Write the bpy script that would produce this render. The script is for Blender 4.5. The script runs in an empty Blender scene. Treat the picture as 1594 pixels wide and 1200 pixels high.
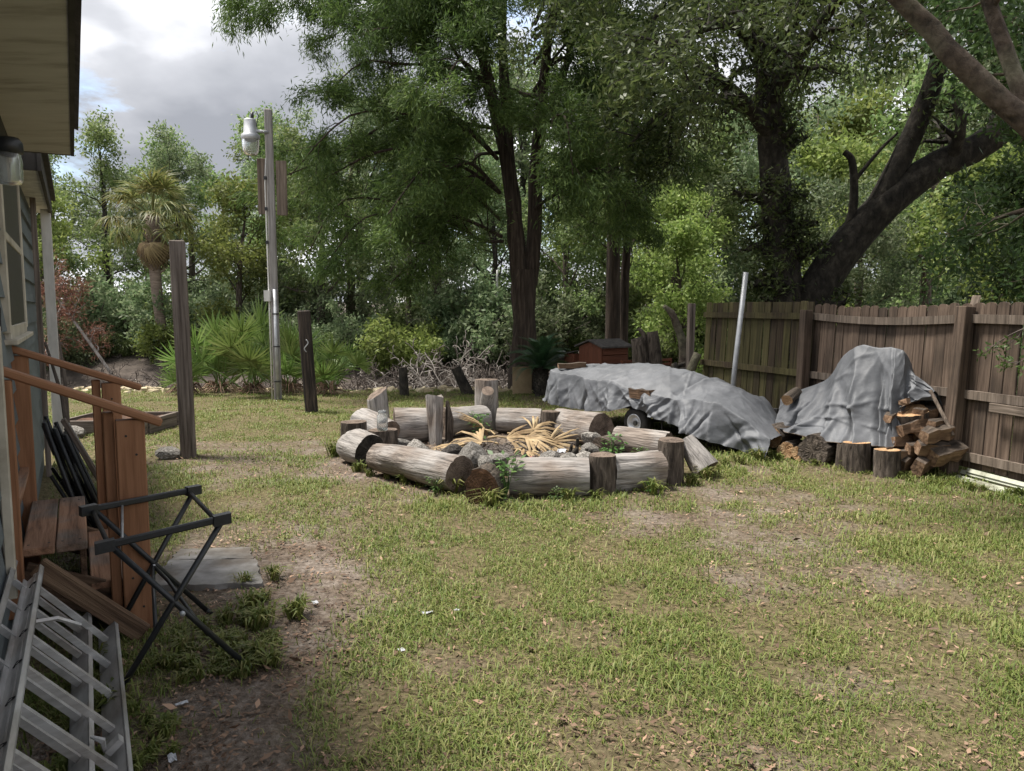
import bpy, bmesh, math, random
import numpy as np
from mathutils import Vector, Matrix
PI = math.pi
SC = bpy.context.scene
COL = SC.collection
# ------------------------------------------------------------------ camera, sky, sun, exposure
cam = bpy.data.cameras.new('camera'); cam_o = bpy.data.objects.new('camera', cam); COL.objects.link(cam_o)
cam_o.location = (0, 0, 1.7); cam_o.rotation_euler = (math.radians(90 - 5.71), 0, 0)
cam.sensor_width = 36; cam.lens = 36 * 1200 / 1594; cam.clip_end = 2000; cam.clip_start = .05
SC.camera = cam_o
SUN_EL, SUN_AZ = math.radians(67), math.radians(-76)      # azimuth from +Y towards +X
world = bpy.data.worlds.new('World'); SC.world = world; world.use_nodes = True
def build_world():
    nt = world.node_tree; N = nt.nodes; K = nt.links; N.clear()
    out = N.new('ShaderNodeOutputWorld'); bg = N.new('ShaderNodeBackground'); K.new(bg.outputs[0], out.inputs[0])
    sky = N.new('ShaderNodeTexSky'); sky.sky_type = 'NISHITA'; sky.sun_disc = False
    sky.sun_elevation = SUN_EL; sky.sun_rotation = SUN_AZ; sky.dust_density = 1.5
    tc = N.new('ShaderNodeTexCoord'); sep = N.new('ShaderNodeSeparateXYZ'); K.new(tc.outputs['Generated'], sep.inputs[0])
    zc = N.new('ShaderNodeMath'); zc.operation = 'MAXIMUM'; zc.inputs[1].default_value = 0; K.new(sep.outputs[2], zc.inputs[0])
    za = N.new('ShaderNodeMath'); za.operation = 'ADD'; za.inputs[1].default_value = .28; K.new(zc.outputs[0], za.inputs[0])
    cv = N.new('ShaderNodeVectorMath'); cv.operation = 'DIVIDE'
    cz = N.new('ShaderNodeCombineXYZ')
    for i in range(3): K.new(za.outputs[0], cz.inputs[i])
    K.new(tc.outputs['Generated'], cv.inputs[0]); K.new(cz.outputs[0], cv.inputs[1])     # project the clouds on a flat deck
    mp = N.new('ShaderNodeMapping'); mp.inputs['Location'].default_value = (6.47, 2.15, 0); mp.inputs['Scale'].default_value = (1, 1, .3)
    K.new(cv.outputs[0], mp.inputs[0])
    def noise(s, d, r=.6, dist=.3):
        n = N.new('ShaderNodeTexNoise'); n.inputs['Scale'].default_value = s; n.inputs['Detail'].default_value = d
        n.inputs['Roughness'].default_value = r; n.inputs['Distortion'].default_value = dist
        K.new(mp.outputs[0], n.inputs['Vector']); return n
    cov, shade = noise(1.35, 8, .62), noise(1.55, 6, .45, .15)
    rc = N.new('ShaderNodeValToRGB'); rc.color_ramp.elements[0].position = .33; rc.color_ramp.elements[1].position = .44
    K.new(cov.outputs[0], rc.inputs[0])
    rs = N.new('ShaderNodeValToRGB'); e = rs.color_ramp.elements
    e[0].position = .38; e[0].color = (1.5, 1.57, 1.75, 1); e[1].position = .70; e[1].color = (8.5, 8.5, 8.6, 1)
    m = e.new(.5); m.color = (2.7, 2.76, 2.95, 1)
    K.new(shade.outputs[0], rs.inputs[0])
    mx = N.new('ShaderNodeMix'); mx.data_type = 'RGBA'
    K.new(rc.outputs[0], mx.inputs['Factor']); K.new(sky.outputs[0], mx.inputs[6]); K.new(rs.outputs[0], mx.inputs[7])
    K.new(mx.outputs[2], bg.inputs[0]); bg.inputs[1].default_value = .1
build_world()
sun = bpy.data.lights.new('sun', 'SUN'); sun.energy = 2.7; sun.angle = math.radians(12); sun.color = (1, .95, .87)
sun_o = bpy.data.objects.new('sun', sun); COL.objects.link(sun_o)
sd = Vector((math.sin(SUN_AZ) * math.cos(SUN_EL), math.cos(SUN_AZ) * math.cos(SUN_EL), math.sin(SUN_EL)))
sun_o.rotation_euler = sd.to_track_quat('Z', 'Y').to_euler(); sun_o.location = (-20, 0, 30)
vs = SC.view_settings; vs.view_transform = 'Standard'; vs.look = 'None'; vs.gamma = 1; vs.exposure = 1.53; vs.use_curve_mapping = False
SC.cycles.max_bounces = 6; SC.cycles.diffuse_bounces = 3; SC.cycles.transmission_bounces = 4; SC.cycles.transparent_max_bounces = 6
SC.cycles.use_denoising = True; SC.cycles.sample_clamp_indirect = 6

# ------------------------------------------------------------------ noise and helpers
def _hash(i, j, k, s):
    h = (i.astype(np.int64) * 374761393 + j.astype(np.int64) * 668265263 + k.astype(np.int64) * 2147483647 + s * 974711) & 0xffffffff
    h = ((h ^ (h >> 13)) * 1274126177) & 0xffffffff
    return ((h ^ (h >> 16)) & 0xffff) / 65535.0
def vn(p, s=0):
    p = np.asarray(p, float); f0 = np.floor(p); f = p - f0; f = f * f * (3 - 2 * f)
    i, j, k = f0[:, 0], f0[:, 1], f0[:, 2]; r = 0
    for a in (0, 1):
        for b in (0, 1):
            for c in (0, 1):
                w = (f[:, 0] if a else 1 - f[:, 0]) * (f[:, 1] if b else 1 - f[:, 1]) * (f[:, 2] if c else 1 - f[:, 2])
                r = r + w * _hash(i + a, j + b, k + c, s)
    return r
def fbm(p, s=0, o=4):
    p = np.asarray(p, float); r = 0; a = .5; t = 0
    for q in range(o):
        r = r + a * vn(p, s + q); t += a; a *= .5; p = p * 2.03
    return r / t
def fbm2(x, y, sc, s=0, o=4):
    x = np.asarray(x, float); y = np.asarray(y, float)
    return fbm(np.stack([x.ravel() * sc, y.ravel() * sc, np.zeros(x.size)], 1), s, o).reshape(x.shape)
def smooth(a, b, x):
    t = np.clip((x - a) / (b - a), 0, 1); return t * t * (3 - 2 * t)

WM = {}
def mesh(name, V, F, mat, sm=False):
    me = bpy.data.meshes.new(name)
    V = np.asarray(V, np.float32).reshape(-1, 3)
    if isinstance(F, np.ndarray):
        n, k = F.shape
        me.vertices.add(len(V)); me.vertices.foreach_set('co', V.ravel())
        me.loops.add(n * k); me.loops.foreach_set('vertex_index', F.astype(np.int32).ravel())
        me.polygons.add(n); me.polygons.foreach_set('loop_start', np.arange(0, n * k, k, dtype=np.int32))
        me.polygons.foreach_set('loop_total', np.full(n, k, np.int32)); me.update(calc_edges=True)
    else:
        me.from_pydata(V.tolist(), [], F); me.update()
    if mat is not None: me.materials.append(mat)
    if sm: me.polygons.foreach_set('use_smooth', np.ones(len(me.polygons), bool))
    return me
def put(name, me, parent=None, M=None, label=None, cat=None, group=None, kind=None):
    o = bpy.data.objects.new(name, me); COL.objects.link(o)
    M = M if M is not None else (Matrix.Identity(4) if parent is None else WM[parent.name])
    WM[o.name] = M.copy()
    if parent is not None:
        o.parent = parent; o.matrix_basis = WM[parent.name].inverted() @ M
    else: o.matrix_basis = M
    if label: o['label'] = label
    if cat: o['category'] = cat
    if group: o['group'] = group
    if kind: o['kind'] = kind
    return o
def thing(name, loc, label, cat, group=None, rz=0):
    return put(name, None, None, Matrix.Translation(Vector(loc)) @ Matrix.Rotation(rz, 4, 'Z'), label, cat, group)
def local(V, parent):           # world coordinates -> the parent's frame
    M = np.array(WM[parent.name].inverted()); V = np.asarray(V, float).reshape(-1, 3)
    return V @ M[:3, :3].T + M[:3, 3]
def part(name, V, F, mat, parent, sm=False, kind=None):     # V in world coordinates
    return put(name, mesh(name, local(V, parent), F, mat, sm), parent, kind=kind)
def axes(p, z, x=None):
    z = Vector(z).normalized()
    x = Vector(x) if x is not None else (Vector((0, 0, 1)) if abs(z.z) < .9 else Vector((1, 0, 0)))
    x = (x - z * x.dot(z)).normalized(); y = z.cross(x)
    M = Matrix((x, y, z)).transposed().to_4x4(); M.translation = Vector(p); return M
_bc = {}
def boxmesh(name, sx, sy, sz, mat, bev=.004, z0=0., warp=0, seed=0):      # box, length along Z from z0
    key = (name, round(sx, 3), round(sy, 3), round(sz, 3), mat.name, z0, warp, seed)
    if key in _bc: return _bc[key]
    bm = bmesh.new(); bmesh.ops.create_cube(bm, size=1)
    for v in bm.verts: v.co = Vector((v.co.x * sx, v.co.y * sy, (v.co.z + .5) * sz + z0 * sz))
    if warp:
        bmesh.ops.subdivide_edges(bm, edges=[e for e in bm.edges if abs((e.verts[0].co - e.verts[1].co).z) > sz * .5], cuts=5)
        r = random.Random(seed); a, b = r.uniform(-1, 1), r.uniform(-1, 1)
        for v in bm.verts:
            t = v.co.z / sz * PI; v.co.y += math.sin(t) * warp * a; v.co.x += math.sin(t * 1.5) * warp * .5 * b
    if bev:
        bmesh.ops.bevel(bm, geom=[e for e in bm.edges if len(e.link_faces) == 2 and e.calc_face_angle(0) > .8], offset=bev, segments=1, affect='EDGES')
    me = bpy.data.meshes.new(name); bm.to_mesh(me); bm.free(); me.materials.append(mat); _bc[key] = me
    return me
def board(name, p0, p1, w, t, mat, parent=None, wdir=None, bev=.004, warp=0, seed=0, **k):
    p0, p1 = Vector(p0), Vector(p1); d = p1 - p0
    return put(name, boxmesh(name, w, t, d.length, mat, bev, 0, warp, seed), parent, axes(p0, d, wdir), **k)
def tube(pts, rad, m=8, caps=True, squash=None):
    pts = np.asarray(pts, float); n = len(pts); rad = np.broadcast_to(np.asarray(rad, float), (n,))
    t = np.gradient(pts, axis=0); t /= np.linalg.norm(t, axis=1)[:, None] + 1e-9
    ref = np.array([0, 0, 1.]) if abs(t[:, 2]).mean() < .8 else np.array([1., 0, 0])
    u = np.cross(t, ref); u /= np.linalg.norm(u, axis=1)[:, None] + 1e-9; v = np.cross(t, u)
    a = np.arange(m) / m * 2 * PI
    V = pts[:, None] + rad[:, None, None] * (np.cos(a)[None, :, None] * u[:, None] + np.sin(a)[None, :, None] * v[:, None])
    V = V.reshape(-1, 3); i = np.arange(n - 1)[:, None] * m; j = np.arange(m)[None]; j2 = (j + 1) % m
    F = np.stack([i + j, i + j2, i + m + j2, i + m + j], -1).reshape(-1, 4)
    return V, F
class MB:
    def __init__(s): s.V = []; s.F = []; s.n = 0
    def add(s, V, F):
        s.V.append(np.asarray(V, float)); 
        F = np.asarray(F)
        s.F += (F + s.n).tolist(); s.n += len(V)
    def tube(s, pts, rad, m=8, caps=False):
        V, F = tube(pts, rad, m); n0 = s.n; s.add(V, F)
        if caps: s.F.append(list(range(n0, n0 + m))[::-1]); s.F.append(list(range(s.n - m, s.n)))
    def box(s, c, ax, ay, az, hx, hy, hz):
        c, ax, ay, az = [np.asarray(q, float) for q in (c, ax, ay, az)]
        V = [c + ax * hx * i + ay * hy * j + az * hz * k for i in (-1, 1) for j in (-1, 1) for k in (-1, 1)]
        s.add(V, [[0, 1, 3, 2], [4, 6, 7, 5], [0, 4, 5, 1], [2, 3, 7, 6], [0, 2, 6, 4], [1, 5, 7, 3]])
    def lathe(s, c, prof, m=16):
        a = np.arange(m) / m * 2 * PI; c = np.asarray(c, float)
        V = np.concatenate([c + np.stack([r * np.cos(a), r * np.sin(a), np.full(m, z)], 1) for r, z in prof])
        F = [[i * m + j, i * m + (j + 1) % m, (i + 1) * m + (j + 1) % m, (i + 1) * m + j] for i in range(len(prof) - 1) for j in range(m)]
        s.add(V, F)
    def build(s, name, mat, parent=None, sm=False, **k):
        V = np.concatenate(s.V)
        if parent is not None: return put(name, mesh(name, local(V, parent), s.F, mat, sm), parent, **k)
        return put(name, mesh(name, V, s.F, mat, sm), **k)

# ------------------------------------------------------------------ materials
MT = {}
def material(name, ramp, scale=(1, 1, 1), ns=4., detail=6, rough=.85, bump=.3, bs=None, rnd=.12, coord='Object', spec=.3,
             dist=.2, stain=None, island=0, metal=0, ring=False, bdist=.02, ramp2=None, ns2=.6):
    m = bpy.data.materials.new(name); m.use_nodes = True; nt = m.node_tree; N = nt.nodes; K = nt.links
    P = N['Principled BSDF']; P.inputs['Roughness'].default_value = rough; P.inputs['Metallic'].default_value = metal
    P.inputs['Specular IOR Level'].default_value = spec
    tc = N.new('ShaderNodeTexCoord'); mp = N.new('ShaderNodeMapping'); mp.inputs['Scale'].default_value = scale
    oi = N.new('ShaderNodeObjectInfo')
    ad = N.new('ShaderNodeVectorMath'); ad.operation = 'MULTIPLY_ADD'; ad.inputs[1].default_value = (37, 17, 53)
    cb = N.new('ShaderNodeCombineXYZ')
    for i in range(3): K.new(oi.outputs['Random'], cb.inputs[i])
    K.new(cb.outputs[0], ad.inputs[0]); K.new(tc.outputs[coord], ad.inputs[2])
    K.new(ad.outputs[0] if coord == 'Object' and not ring else tc.outputs[coord], mp.inputs[0])
    nz = N.new('ShaderNodeTexNoise'); nz.inputs['Scale'].default_value = ns; nz.inputs['Detail'].default_value = detail
    nz.inputs['Roughness'].default_value = .62; nz.inputs['Distortion'].default_value = dist; K.new(mp.outputs[0], nz.inputs['Vector'])
    src = nz.outputs[0]
    if ring:
        w = N.new('ShaderNodeTexWave'); w.wave_type = 'RINGS'; w.rings_direction = 'Z'; w.inputs['Scale'].default_value = ring
        w.inputs['Distortion'].default_value = 7; w.inputs['Detail'].default_value = 5; w.inputs['Detail Scale'].default_value = 1.6; K.new(tc.outputs['Object'], w.inputs[0])
        mm = N.new('ShaderNodeMath'); mm.operation = 'MULTIPLY_ADD'; mm.inputs[1].default_value = .13; K.new(w.outputs['Fac'], mm.inputs[0])
        ms = N.new('ShaderNodeMath'); ms.operation = 'MULTIPLY'; ms.inputs[1].default_value = .9; K.new(nz.outputs[0], ms.inputs[0])
        K.new(ms.outputs[0], mm.inputs[2]); src = mm.outputs[0]
    def mkramp(rp):
        r = N.new('ShaderNodeValToRGB'); e = r.color_ramp.elements
        while len(e) < len(rp): e.new(.5)
        for q, (p, c) in zip(e, rp): q.position = p; q.color = (*c, 1)
        return r
    r = mkramp(ramp); K.new(src, r.inputs[0]); colr = r.outputs[0]
    if ramp2:                                            # broad patches of a second colouring
        n2 = N.new('ShaderNodeTexNoise'); n2.inputs['Scale'].default_value = ns2; n2.inputs['Detail'].default_value = 5
        K.new(ad.outputs[0], n2.inputs['Vector'])
        r2 = mkramp(ramp2); K.new(src, r2.inputs[0])
        th = N.new('ShaderNodeMapRange'); th.inputs[1].default_value = .45; th.inputs[2].default_value = .62; K.new(n2.outputs[0], th.inputs[0])
        mx = N.new('ShaderNodeMix'); mx.data_type = 'RGBA'; K.new(th.outputs[0], mx.inputs['Factor'])
        K.new(colr, mx.inputs[6]); K.new(r2.outputs[0], mx.inputs[7]); colr = mx.outputs[2]
    hs = N.new('ShaderNodeHueSaturation')
    mr = N.new('ShaderNodeMapRange'); mr.inputs[3].default_value = 1 - rnd; mr.inputs[4].default_value = 1 + rnd
    if island:
        g = N.new('ShaderNodeNewGeometry'); K.new(g.outputs['Random Per Island'], mr.inputs[0])
        mr.inputs[3].default_value = 1 - island; mr.inputs[4].default_value = 1 + island
    else: K.new(oi.outputs['Random'], mr.inputs[0])
    K.new(mr.outputs[0], hs.inputs['Value']); K.new(colr, hs.inputs['Color']); K.new(hs.outputs[0], P.inputs['Base Color'])
    if bump:
        bn = nz
        if bs:
            bn = N.new('ShaderNodeTexNoise'); bn.inputs['Scale'].default_value = bs; bn.inputs['Detail'].default_value = 8
            bn.inputs['Roughness'].default_value = .65; K.new(mp.outputs[0], bn.inputs['Vector'])
        b = N.new('ShaderNodeBump'); b.inputs['Strength'].default_value = bump; b.inputs['Distance'].default_value = bdist
        K.new(bn.outputs[0], b.inputs['Height']); K.new(b.outputs[0], P.inputs['Normal'])
    MT[name] = m; return m
def leafmat(name, cols, trans=.35, rough=.55, ns=.9, spec=.35):
    m = bpy.data.materials.new(name); m.use_nodes = True; nt = m.node_tree; N = nt.nodes; K = nt.links
    P = N['Principled BSDF']; P.inputs['Roughness'].default_value = rough; P.inputs['Specular IOR Level'].default_value = spec
    g = N.new('ShaderNodeNewGeometry'); tc = N.new('ShaderNodeTexCoord'); nz = N.new('ShaderNodeTexNoise'); oi = N.new('ShaderNodeObjectInfo')
    nz.inputs['Scale'].default_value = ns; nz.inputs['Detail'].default_value = 3; K.new(tc.outputs['Object'], nz.inputs['Vector'])
    a = N.new('ShaderNodeMath'); a.operation = 'MULTIPLY_ADD'; a.inputs[1].default_value = .55; K.new(g.outputs['Random Per Island'], a.inputs[0])
    b = N.new('ShaderNodeMath'); b.operation = 'MULTIPLY'; b.inputs[1].default_value = .55; K.new(nz.outputs[0], b.inputs[0]); K.new(b.outputs[0], a.inputs[2])
    r = N.new('ShaderNodeValToRGB'); e = r.color_ramp.elements
    while len(e) < len(cols): e.new(.5)
    for i, (q, c) in enumerate(zip(e, cols)): q.position = .15 + .7 * i / (len(cols) - 1); q.color = (*c, 1)
    K.new(a.outputs[0], r.inputs[0])
    hs = N.new('ShaderNodeHueSaturation'); mr = N.new('ShaderNodeMapRange'); mr.inputs[3].default_value = .72; mr.inputs[4].default_value = 1.3
    K.new(oi.outputs['Random'], mr.inputs[0]); K.new(mr.outputs[0], hs.inputs['Value']); K.new(r.outputs[0], hs.inputs['Color'])
    mh = N.new('ShaderNodeMapRange'); mh.inputs[3].default_value = .485; mh.inputs[4].default_value = .515; K.new(oi.outputs['Random'], mh.inputs[0]); K.new(mh.outputs[0], hs.inputs['Hue'])
    K.new(hs.outputs[0], P.inputs['Base Color'])
    T = N.new('ShaderNodeBsdfTranslucent'); K.new(hs.outputs[0], T.inputs[0]); mx = N.new('ShaderNodeMixShader'); mx.inputs[0].default_value = trans
    K.new(P.outputs[0], mx.inputs[1]); K.new(T.outputs[0], mx.inputs[2]); K.new(mx.outputs[0], N['Material Output'].inputs[0])
    MT[name] = m; return m
gw = lambda v, r=1, g=.93, b=.87: (v * r, v * g, v * b)
material('grey_log', [(.28, gw(.04)), (.37, gw(.17)), (.5, gw(.30)), (.72, gw(.42))], (10, 10, .9), 3.2, 9, .85, .8, bdist=.03, dist=.6,
         ramp2=[(.3, (.055, .045, .038)), (.5, (.19, .155, .13)), (.7, (.33, .28, .24))], ns2=1.9)
material('log_end', [(.3, (.035, .026, .02)), (.5, (.12, .09, .07)), (.7, (.22, .17, .135))], (1, 1, 1), 9, 8, .9, .6, ring=16)
material('brown_log_end', [(.3, (.03, .016, .01)), (.5, (.10, .055, .035)), (.7, (.19, .10, .06))], (1, 1, 1), 10, 8, .9, .9, ring=14)
material('fresh_cut', [(.3, (.20, .10, .045)), (.5, (.38, .23, .12)), (.7, (.52, .37, .22))], (1, 1, 1), 8, 6, .85, .4, ring=14)
material('bark', [(.3, (.018, .014, .011)), (.48, (.075, .06, .048)), (.7, (.19, .155, .125))], (6, 6, 1.1), 3.4, 9, .95, 1., bdist=.05, dist=.8)
material('dark_bark', [(.3, (.010, .009, .008)), (.5, (.032, .028, .023)), (.75, (.09, .078, .062))], (1, 1, .6), 9, 9, .95, 1., bdist=.05)
material('cedar_bark', [(.3, (.016, .012, .009)), (.5, (.05, .037, .028)), (.75, (.12, .09, .07))], (9, 9, .7), 2.2, 8, .95, 1., bdist=.05)
material('pale_bark', [(.3, (.02, .016, .012)), (.5, (.07, .053, .04)), (.75, (.14, .112, .088))], (1, 1, 1), 11, 9, .95, 1., bdist=.03,
         ramp2=[(.3, (.05, .045, .03)), (.6, (.17, .16, .11))], ns2=1.5)
material('palm_bark', [(.3, (.12, .09, .07)), (.6, (.30, .24, .19))], (1, 1, 8), 3, 6, .95, .8)
material('split_wood', [(.3, (.055, .034, .022)), (.5, (.15, .092, .056)), (.7, (.27, .18, .115))], (9, 9, 1), 2.4, 7, .9, .8, rnd=.3)
material('split_bark', [(.3, (.02, .016, .013)), (.55, (.08, .062, .048)), (.75, (.17, .13, .10))], (6, 6, 2), 3, 8, .95, 1., bdist=.03)
material('fence_brown', [(.28, (.03, .021, .015)), (.45, (.09, .063, .046)), (.7, (.16, .116, .086))], (22, 22, .9), 1.6, 8, .9, .4, rnd=.26,
         ramp2=[(.3, (.02, .014, .011)), (.7, (.10, .073, .053))], ns2=1.3)
material('fence_green', [(.28, (.02, .018, .008)), (.45, (.062, .055, .022)), (.7, (.115, .098, .045))], (22, 22, .9), 1.6, 8, .9, .4, rnd=.25,
         ramp2=[(.3, (.02, .014, .01)), (.7, (.085, .062, .038))], ns2=1.1)
material('fence_rail', [(.28, (.05, .038, .03)), (.5, (.135, .106, .083)), (.7, (.23, .185, .15))], (18, 18, .9), 1.6, 8, .9, .4, rnd=.15)
material('post_wood', [(.28, (.035, .028, .023)), (.46, (.13, .105, .088)), (.7, (.26, .22, .19))], (22, 22, .9), 1.5, 9, .9, .6, rnd=.1)
material('pole_grey', [(.28, (.10, .092, .085)), (.46, (.22, .205, .195)), (.7, (.34, .325, .31))], (22, 22, .9), 1.5, 9, .9, .5)
material('burnt_post', [(.3, (.006, .005, .005)), (.5, (.03, .024, .02)), (.75, (.12, .09, .07))], (16, 16, .8), 1.6, 8, .85, .6,
         ramp2=[(.3, (.05, .037, .03)), (.7, (.20, .155, .125))], ns2=.9)
material('stained_wood', [(.3, (.19, .085, .042)), (.5, (.29, .14, .072)), (.7, (.36, .185, .10))], (16, 16, .8), 1.5, 7, .75, .25, rnd=.06)
material('worn_tread', [(.28, (.09, .055, .038)), (.45, (.26, .14, .085)), (.7, (.40, .235, .15))], (14, 14, .9), 1.8, 9, .85, .5, rnd=.08,
         ramp2=[(.3, (.09, .072, .06)), (.7, (.27, .22, .185))], ns2=2.5)
material('old_board', [(.3, (.035, .022, .015)), (.5, (.12, .075, .048)), (.7, (.21, .14, .09))], (14, 14, .8), 1.8, 8, .9, .8)
material('siding', [(.3, (.095, .112, .122)), (.5, (.14, .162, .174)), (.7, (.17, .19, .20))], (1, 1, 1), 1.2, 6, .6, .12, bs=60, rnd=.05)
material('cream_trim', [(.3, (.28, .25, .19)), (.5, (.46, .42, .34)), (.7, (.56, .52, .43))], (1, 1, 1), 3.2, 7, .7, .15, rnd=.04)
material('soffit', [(.35, (.40, .375, .33)), (.48, (.56, .54, .50)), (.7, (.64, .62, .58))], (1.2, 6, 1), 1.3, 8, .8, .1, rnd=.02)
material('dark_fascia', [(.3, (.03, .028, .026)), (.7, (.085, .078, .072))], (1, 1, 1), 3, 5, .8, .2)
material('white_paint', [(.3, (.42, .41, .39)), (.7, (.70, .69, .66))], (3, 3, .8), 2.5, 6, .6, .1)
material('screen', [(.3, (.045, .04, .038)), (.7, (.075, .068, .062))], (1, 1, 1), 40, 3, .5, .1)
material('black_metal', [(.3, (.008, .009, .010)), (.7, (.022, .024, .027))], (1, 1, 1), 9, 6, .45, .12, bs=40, spec=.5)
material('aluminium', [(.3, (.36, .355, .35)), (.7, (.62, .615, .61))], (1, 1, 6), 4, 6, .42, .08, metal=.35, ramp2=[(.3, (.26, .235, .21)), (.7, (.52, .50, .48))], ns2=3)
material('galvanised', [(.3, (.34, .35, .36)), (.7, (.58, .59, .61))], (1, 1, 1), 6, 5, .5, .05, metal=.5)
material('concrete', [(.3, (.13, .125, .115)), (.5, (.25, .24, .225)), (.7, (.38, .365, .35))], (1, 1, 1), 5, 9, .92, .5, ramp2=[(.3, (.10, .085, .07)), (.7, (.22, .19, .16))], ns2=3)
material('rock', [(.3, (.05, .045, .04)), (.5, (.20, .185, .165)), (.7, (.42, .40, .37))], (1, 1, 1), 7, 8, .92, .8, rnd=.4, bdist=.03)
material('char_rock', [(.3, (.012, .011, .010)), (.55, (.06, .052, .046)), (.75, (.22, .20, .18))], (1, 1, 1), 8, 8, .92, .8, rnd=.3, bdist=.03)
material('tan_panel', [(.3, (.20, .145, .08)), (.7, (.37, .285, .175))], (1, 1, 1), 3, 6, .9, .3)
material('coop_paint', [(.3, (.09, .032, .018)), (.7, (.17, .062, .035))], (14, 14, 1), 2, 6, .75, .25)
material('coop_roof', [(.3, (.04, .036, .034)), (.7, (.11, .098, .09))], (1, 1, 1), 12, 6, .9, .4)
material('tyre', [(.3, (.016, .015, .014)), (.7, (.045, .042, .039))], (1, 1, 1), 12, 5, .8, .3)
material('tarp', [(.3, (.078, .082, .09)), (.5, (.115, .12, .13)), (.7, (.155, .16, .172))], (1, 1, 1), 2.2, 6, .58, .3, bs=15, rnd=.03, spec=.35, bdist=.02)
material('trailer_metal', [(.3, (.02, .02, .02)), (.7, (.06, .058, .055))], (1, 1, 1), 6, 5, .6, .1)
material('dry_frond', [(.3, (.17, .11, .055)), (.5, (.31, .22, .12)), (.7, (.44, .34, .20))], (1, 1, 1), 5, 5, .75, .2, rnd=.2, island=.2)
material('limestone', [(.3, (.22, .17, .10)), (.5, (.42, .35, .23)), (.7, (.58, .51, .37))], (1, 1, 1), 4, 7, .92, .5, island=.3)
material('fallen_leaf', [(.3, (.09, .055, .037)), (.5, (.20, .128, .085)), (.7, (.34, .235, .165))], (1, 1, 1), 1.7, 3, .8, 0, island=.6)
material('dead_twig', [(.3, (.13, .115, .10)), (.7, (.32, .29, .265))], (1, 1, 1), 4, 5, .9, .2, island=.25)
material('brown_twig', [(.3, (.06, .05, .042)), (.7, (.15, .125, .11))], (1, 1, 1), 4, 5, .9, .2, island=.3)
material('red_dead', [(.3, (.14, .06, .04)), (.7, (.28, .135, .09))], (1, 1, 1), 2, 5, .85, 0, island=.35)
material('ash', [(.3, (.035, .03, .027)), (.5, (.10, .085, .075)), (.7, (.23, .21, .19))], (1, 1, 1), 9, 8, .95, .9, bdist=.03)
material('paper', [(.3, (.36, .37, .40)), (.7, (.5, .51, .53))], (1, 1, 1), 6, 3, .8, 0)
material('pink_plastic', [(.3, (.55, .05, .13)), (.7, (.7, .09, .2))], (1, 1, 1), 6, 3, .6, 0)
material('vinyl', [(.35, (.16, .155, .11)), (.5, (.34, .35, .27)), (.7, (.46, .47, .39))], (1, 1, 1), 7, 6, .6, .1)
leafmat('grass', [(.068, .10, .02), (.118, .16, .034), (.178, .205, .052), (.27, .245, .105)], .3, .6, .55)
leafmat('weed', [(.035, .09, .022), (.075, .15, .035), (.12, .2, .055)], .3, .5, 2)
leafmat('cedar', [(.026, .046, .014), (.056, .092, .024), (.095, .145, .036), (.145, .195, .052)], .4, .65, .7)
leafmat('oak', [(.026, .046, .015), (.058, .094, .028), (.10, .145, .045), (.155, .20, .075)], .48, .45, .9)
leafmat('near_leaf', [(.022, .046, .015), (.048, .09, .026), (.085, .14, .042)], .4, .42, 1.4)
leafmat('wood_a', [(.062, .104, .032), (.122, .18, .055), (.19, .25, .09), (.26, .305, .13)], .5, .55, .5)
leafmat('wood_b', [(.062, .10, .045), (.118, .172, .078), (.185, .238, .12), (.26, .30, .17)], .5, .55, .5)
leafmat('wood_c', [(.075, .108, .026), (.14, .19, .044), (.21, .265, .068), (.29, .325, .105)], .48, .55, .5)
leafmat('palm_leaf', [(.08, .11, .03), (.14, .17, .05), (.21, .215, .075), (.30, .26, .10)], .4, .45, 1)
leafmat('palm_dead', [(.12, .085, .045), (.20, .145, .075), (.30, .22, .12)], .25, .7, 1)
leafmat('palmetto', [(.06, .105, .024), (.11, .18, .04), (.17, .25, .066), (.25, .32, .11)], .35, .35, 2, .6)
leafmat('sago', [(.02, .055, .025), (.04, .095, .04), (.07, .14, .06)], .25, .4, 2, .6)
def glass(name, tint=(.9, .92, .92), rough=.05):
    m = bpy.data.materials.new(name); m.use_nodes = True; P = m.node_tree.nodes['Principled BSDF']
    P.inputs['Base Color'].default_value = (*tint, 1); P.inputs['Roughness'].default_value = rough
    P.inputs['Transmission Weight'].default_value = .85; P.inputs['IOR'].default_value = 1.3; MT[name] = m
glass('jar_glass'); glass('lamp_glass', (.8, .81, .8), .25)

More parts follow.
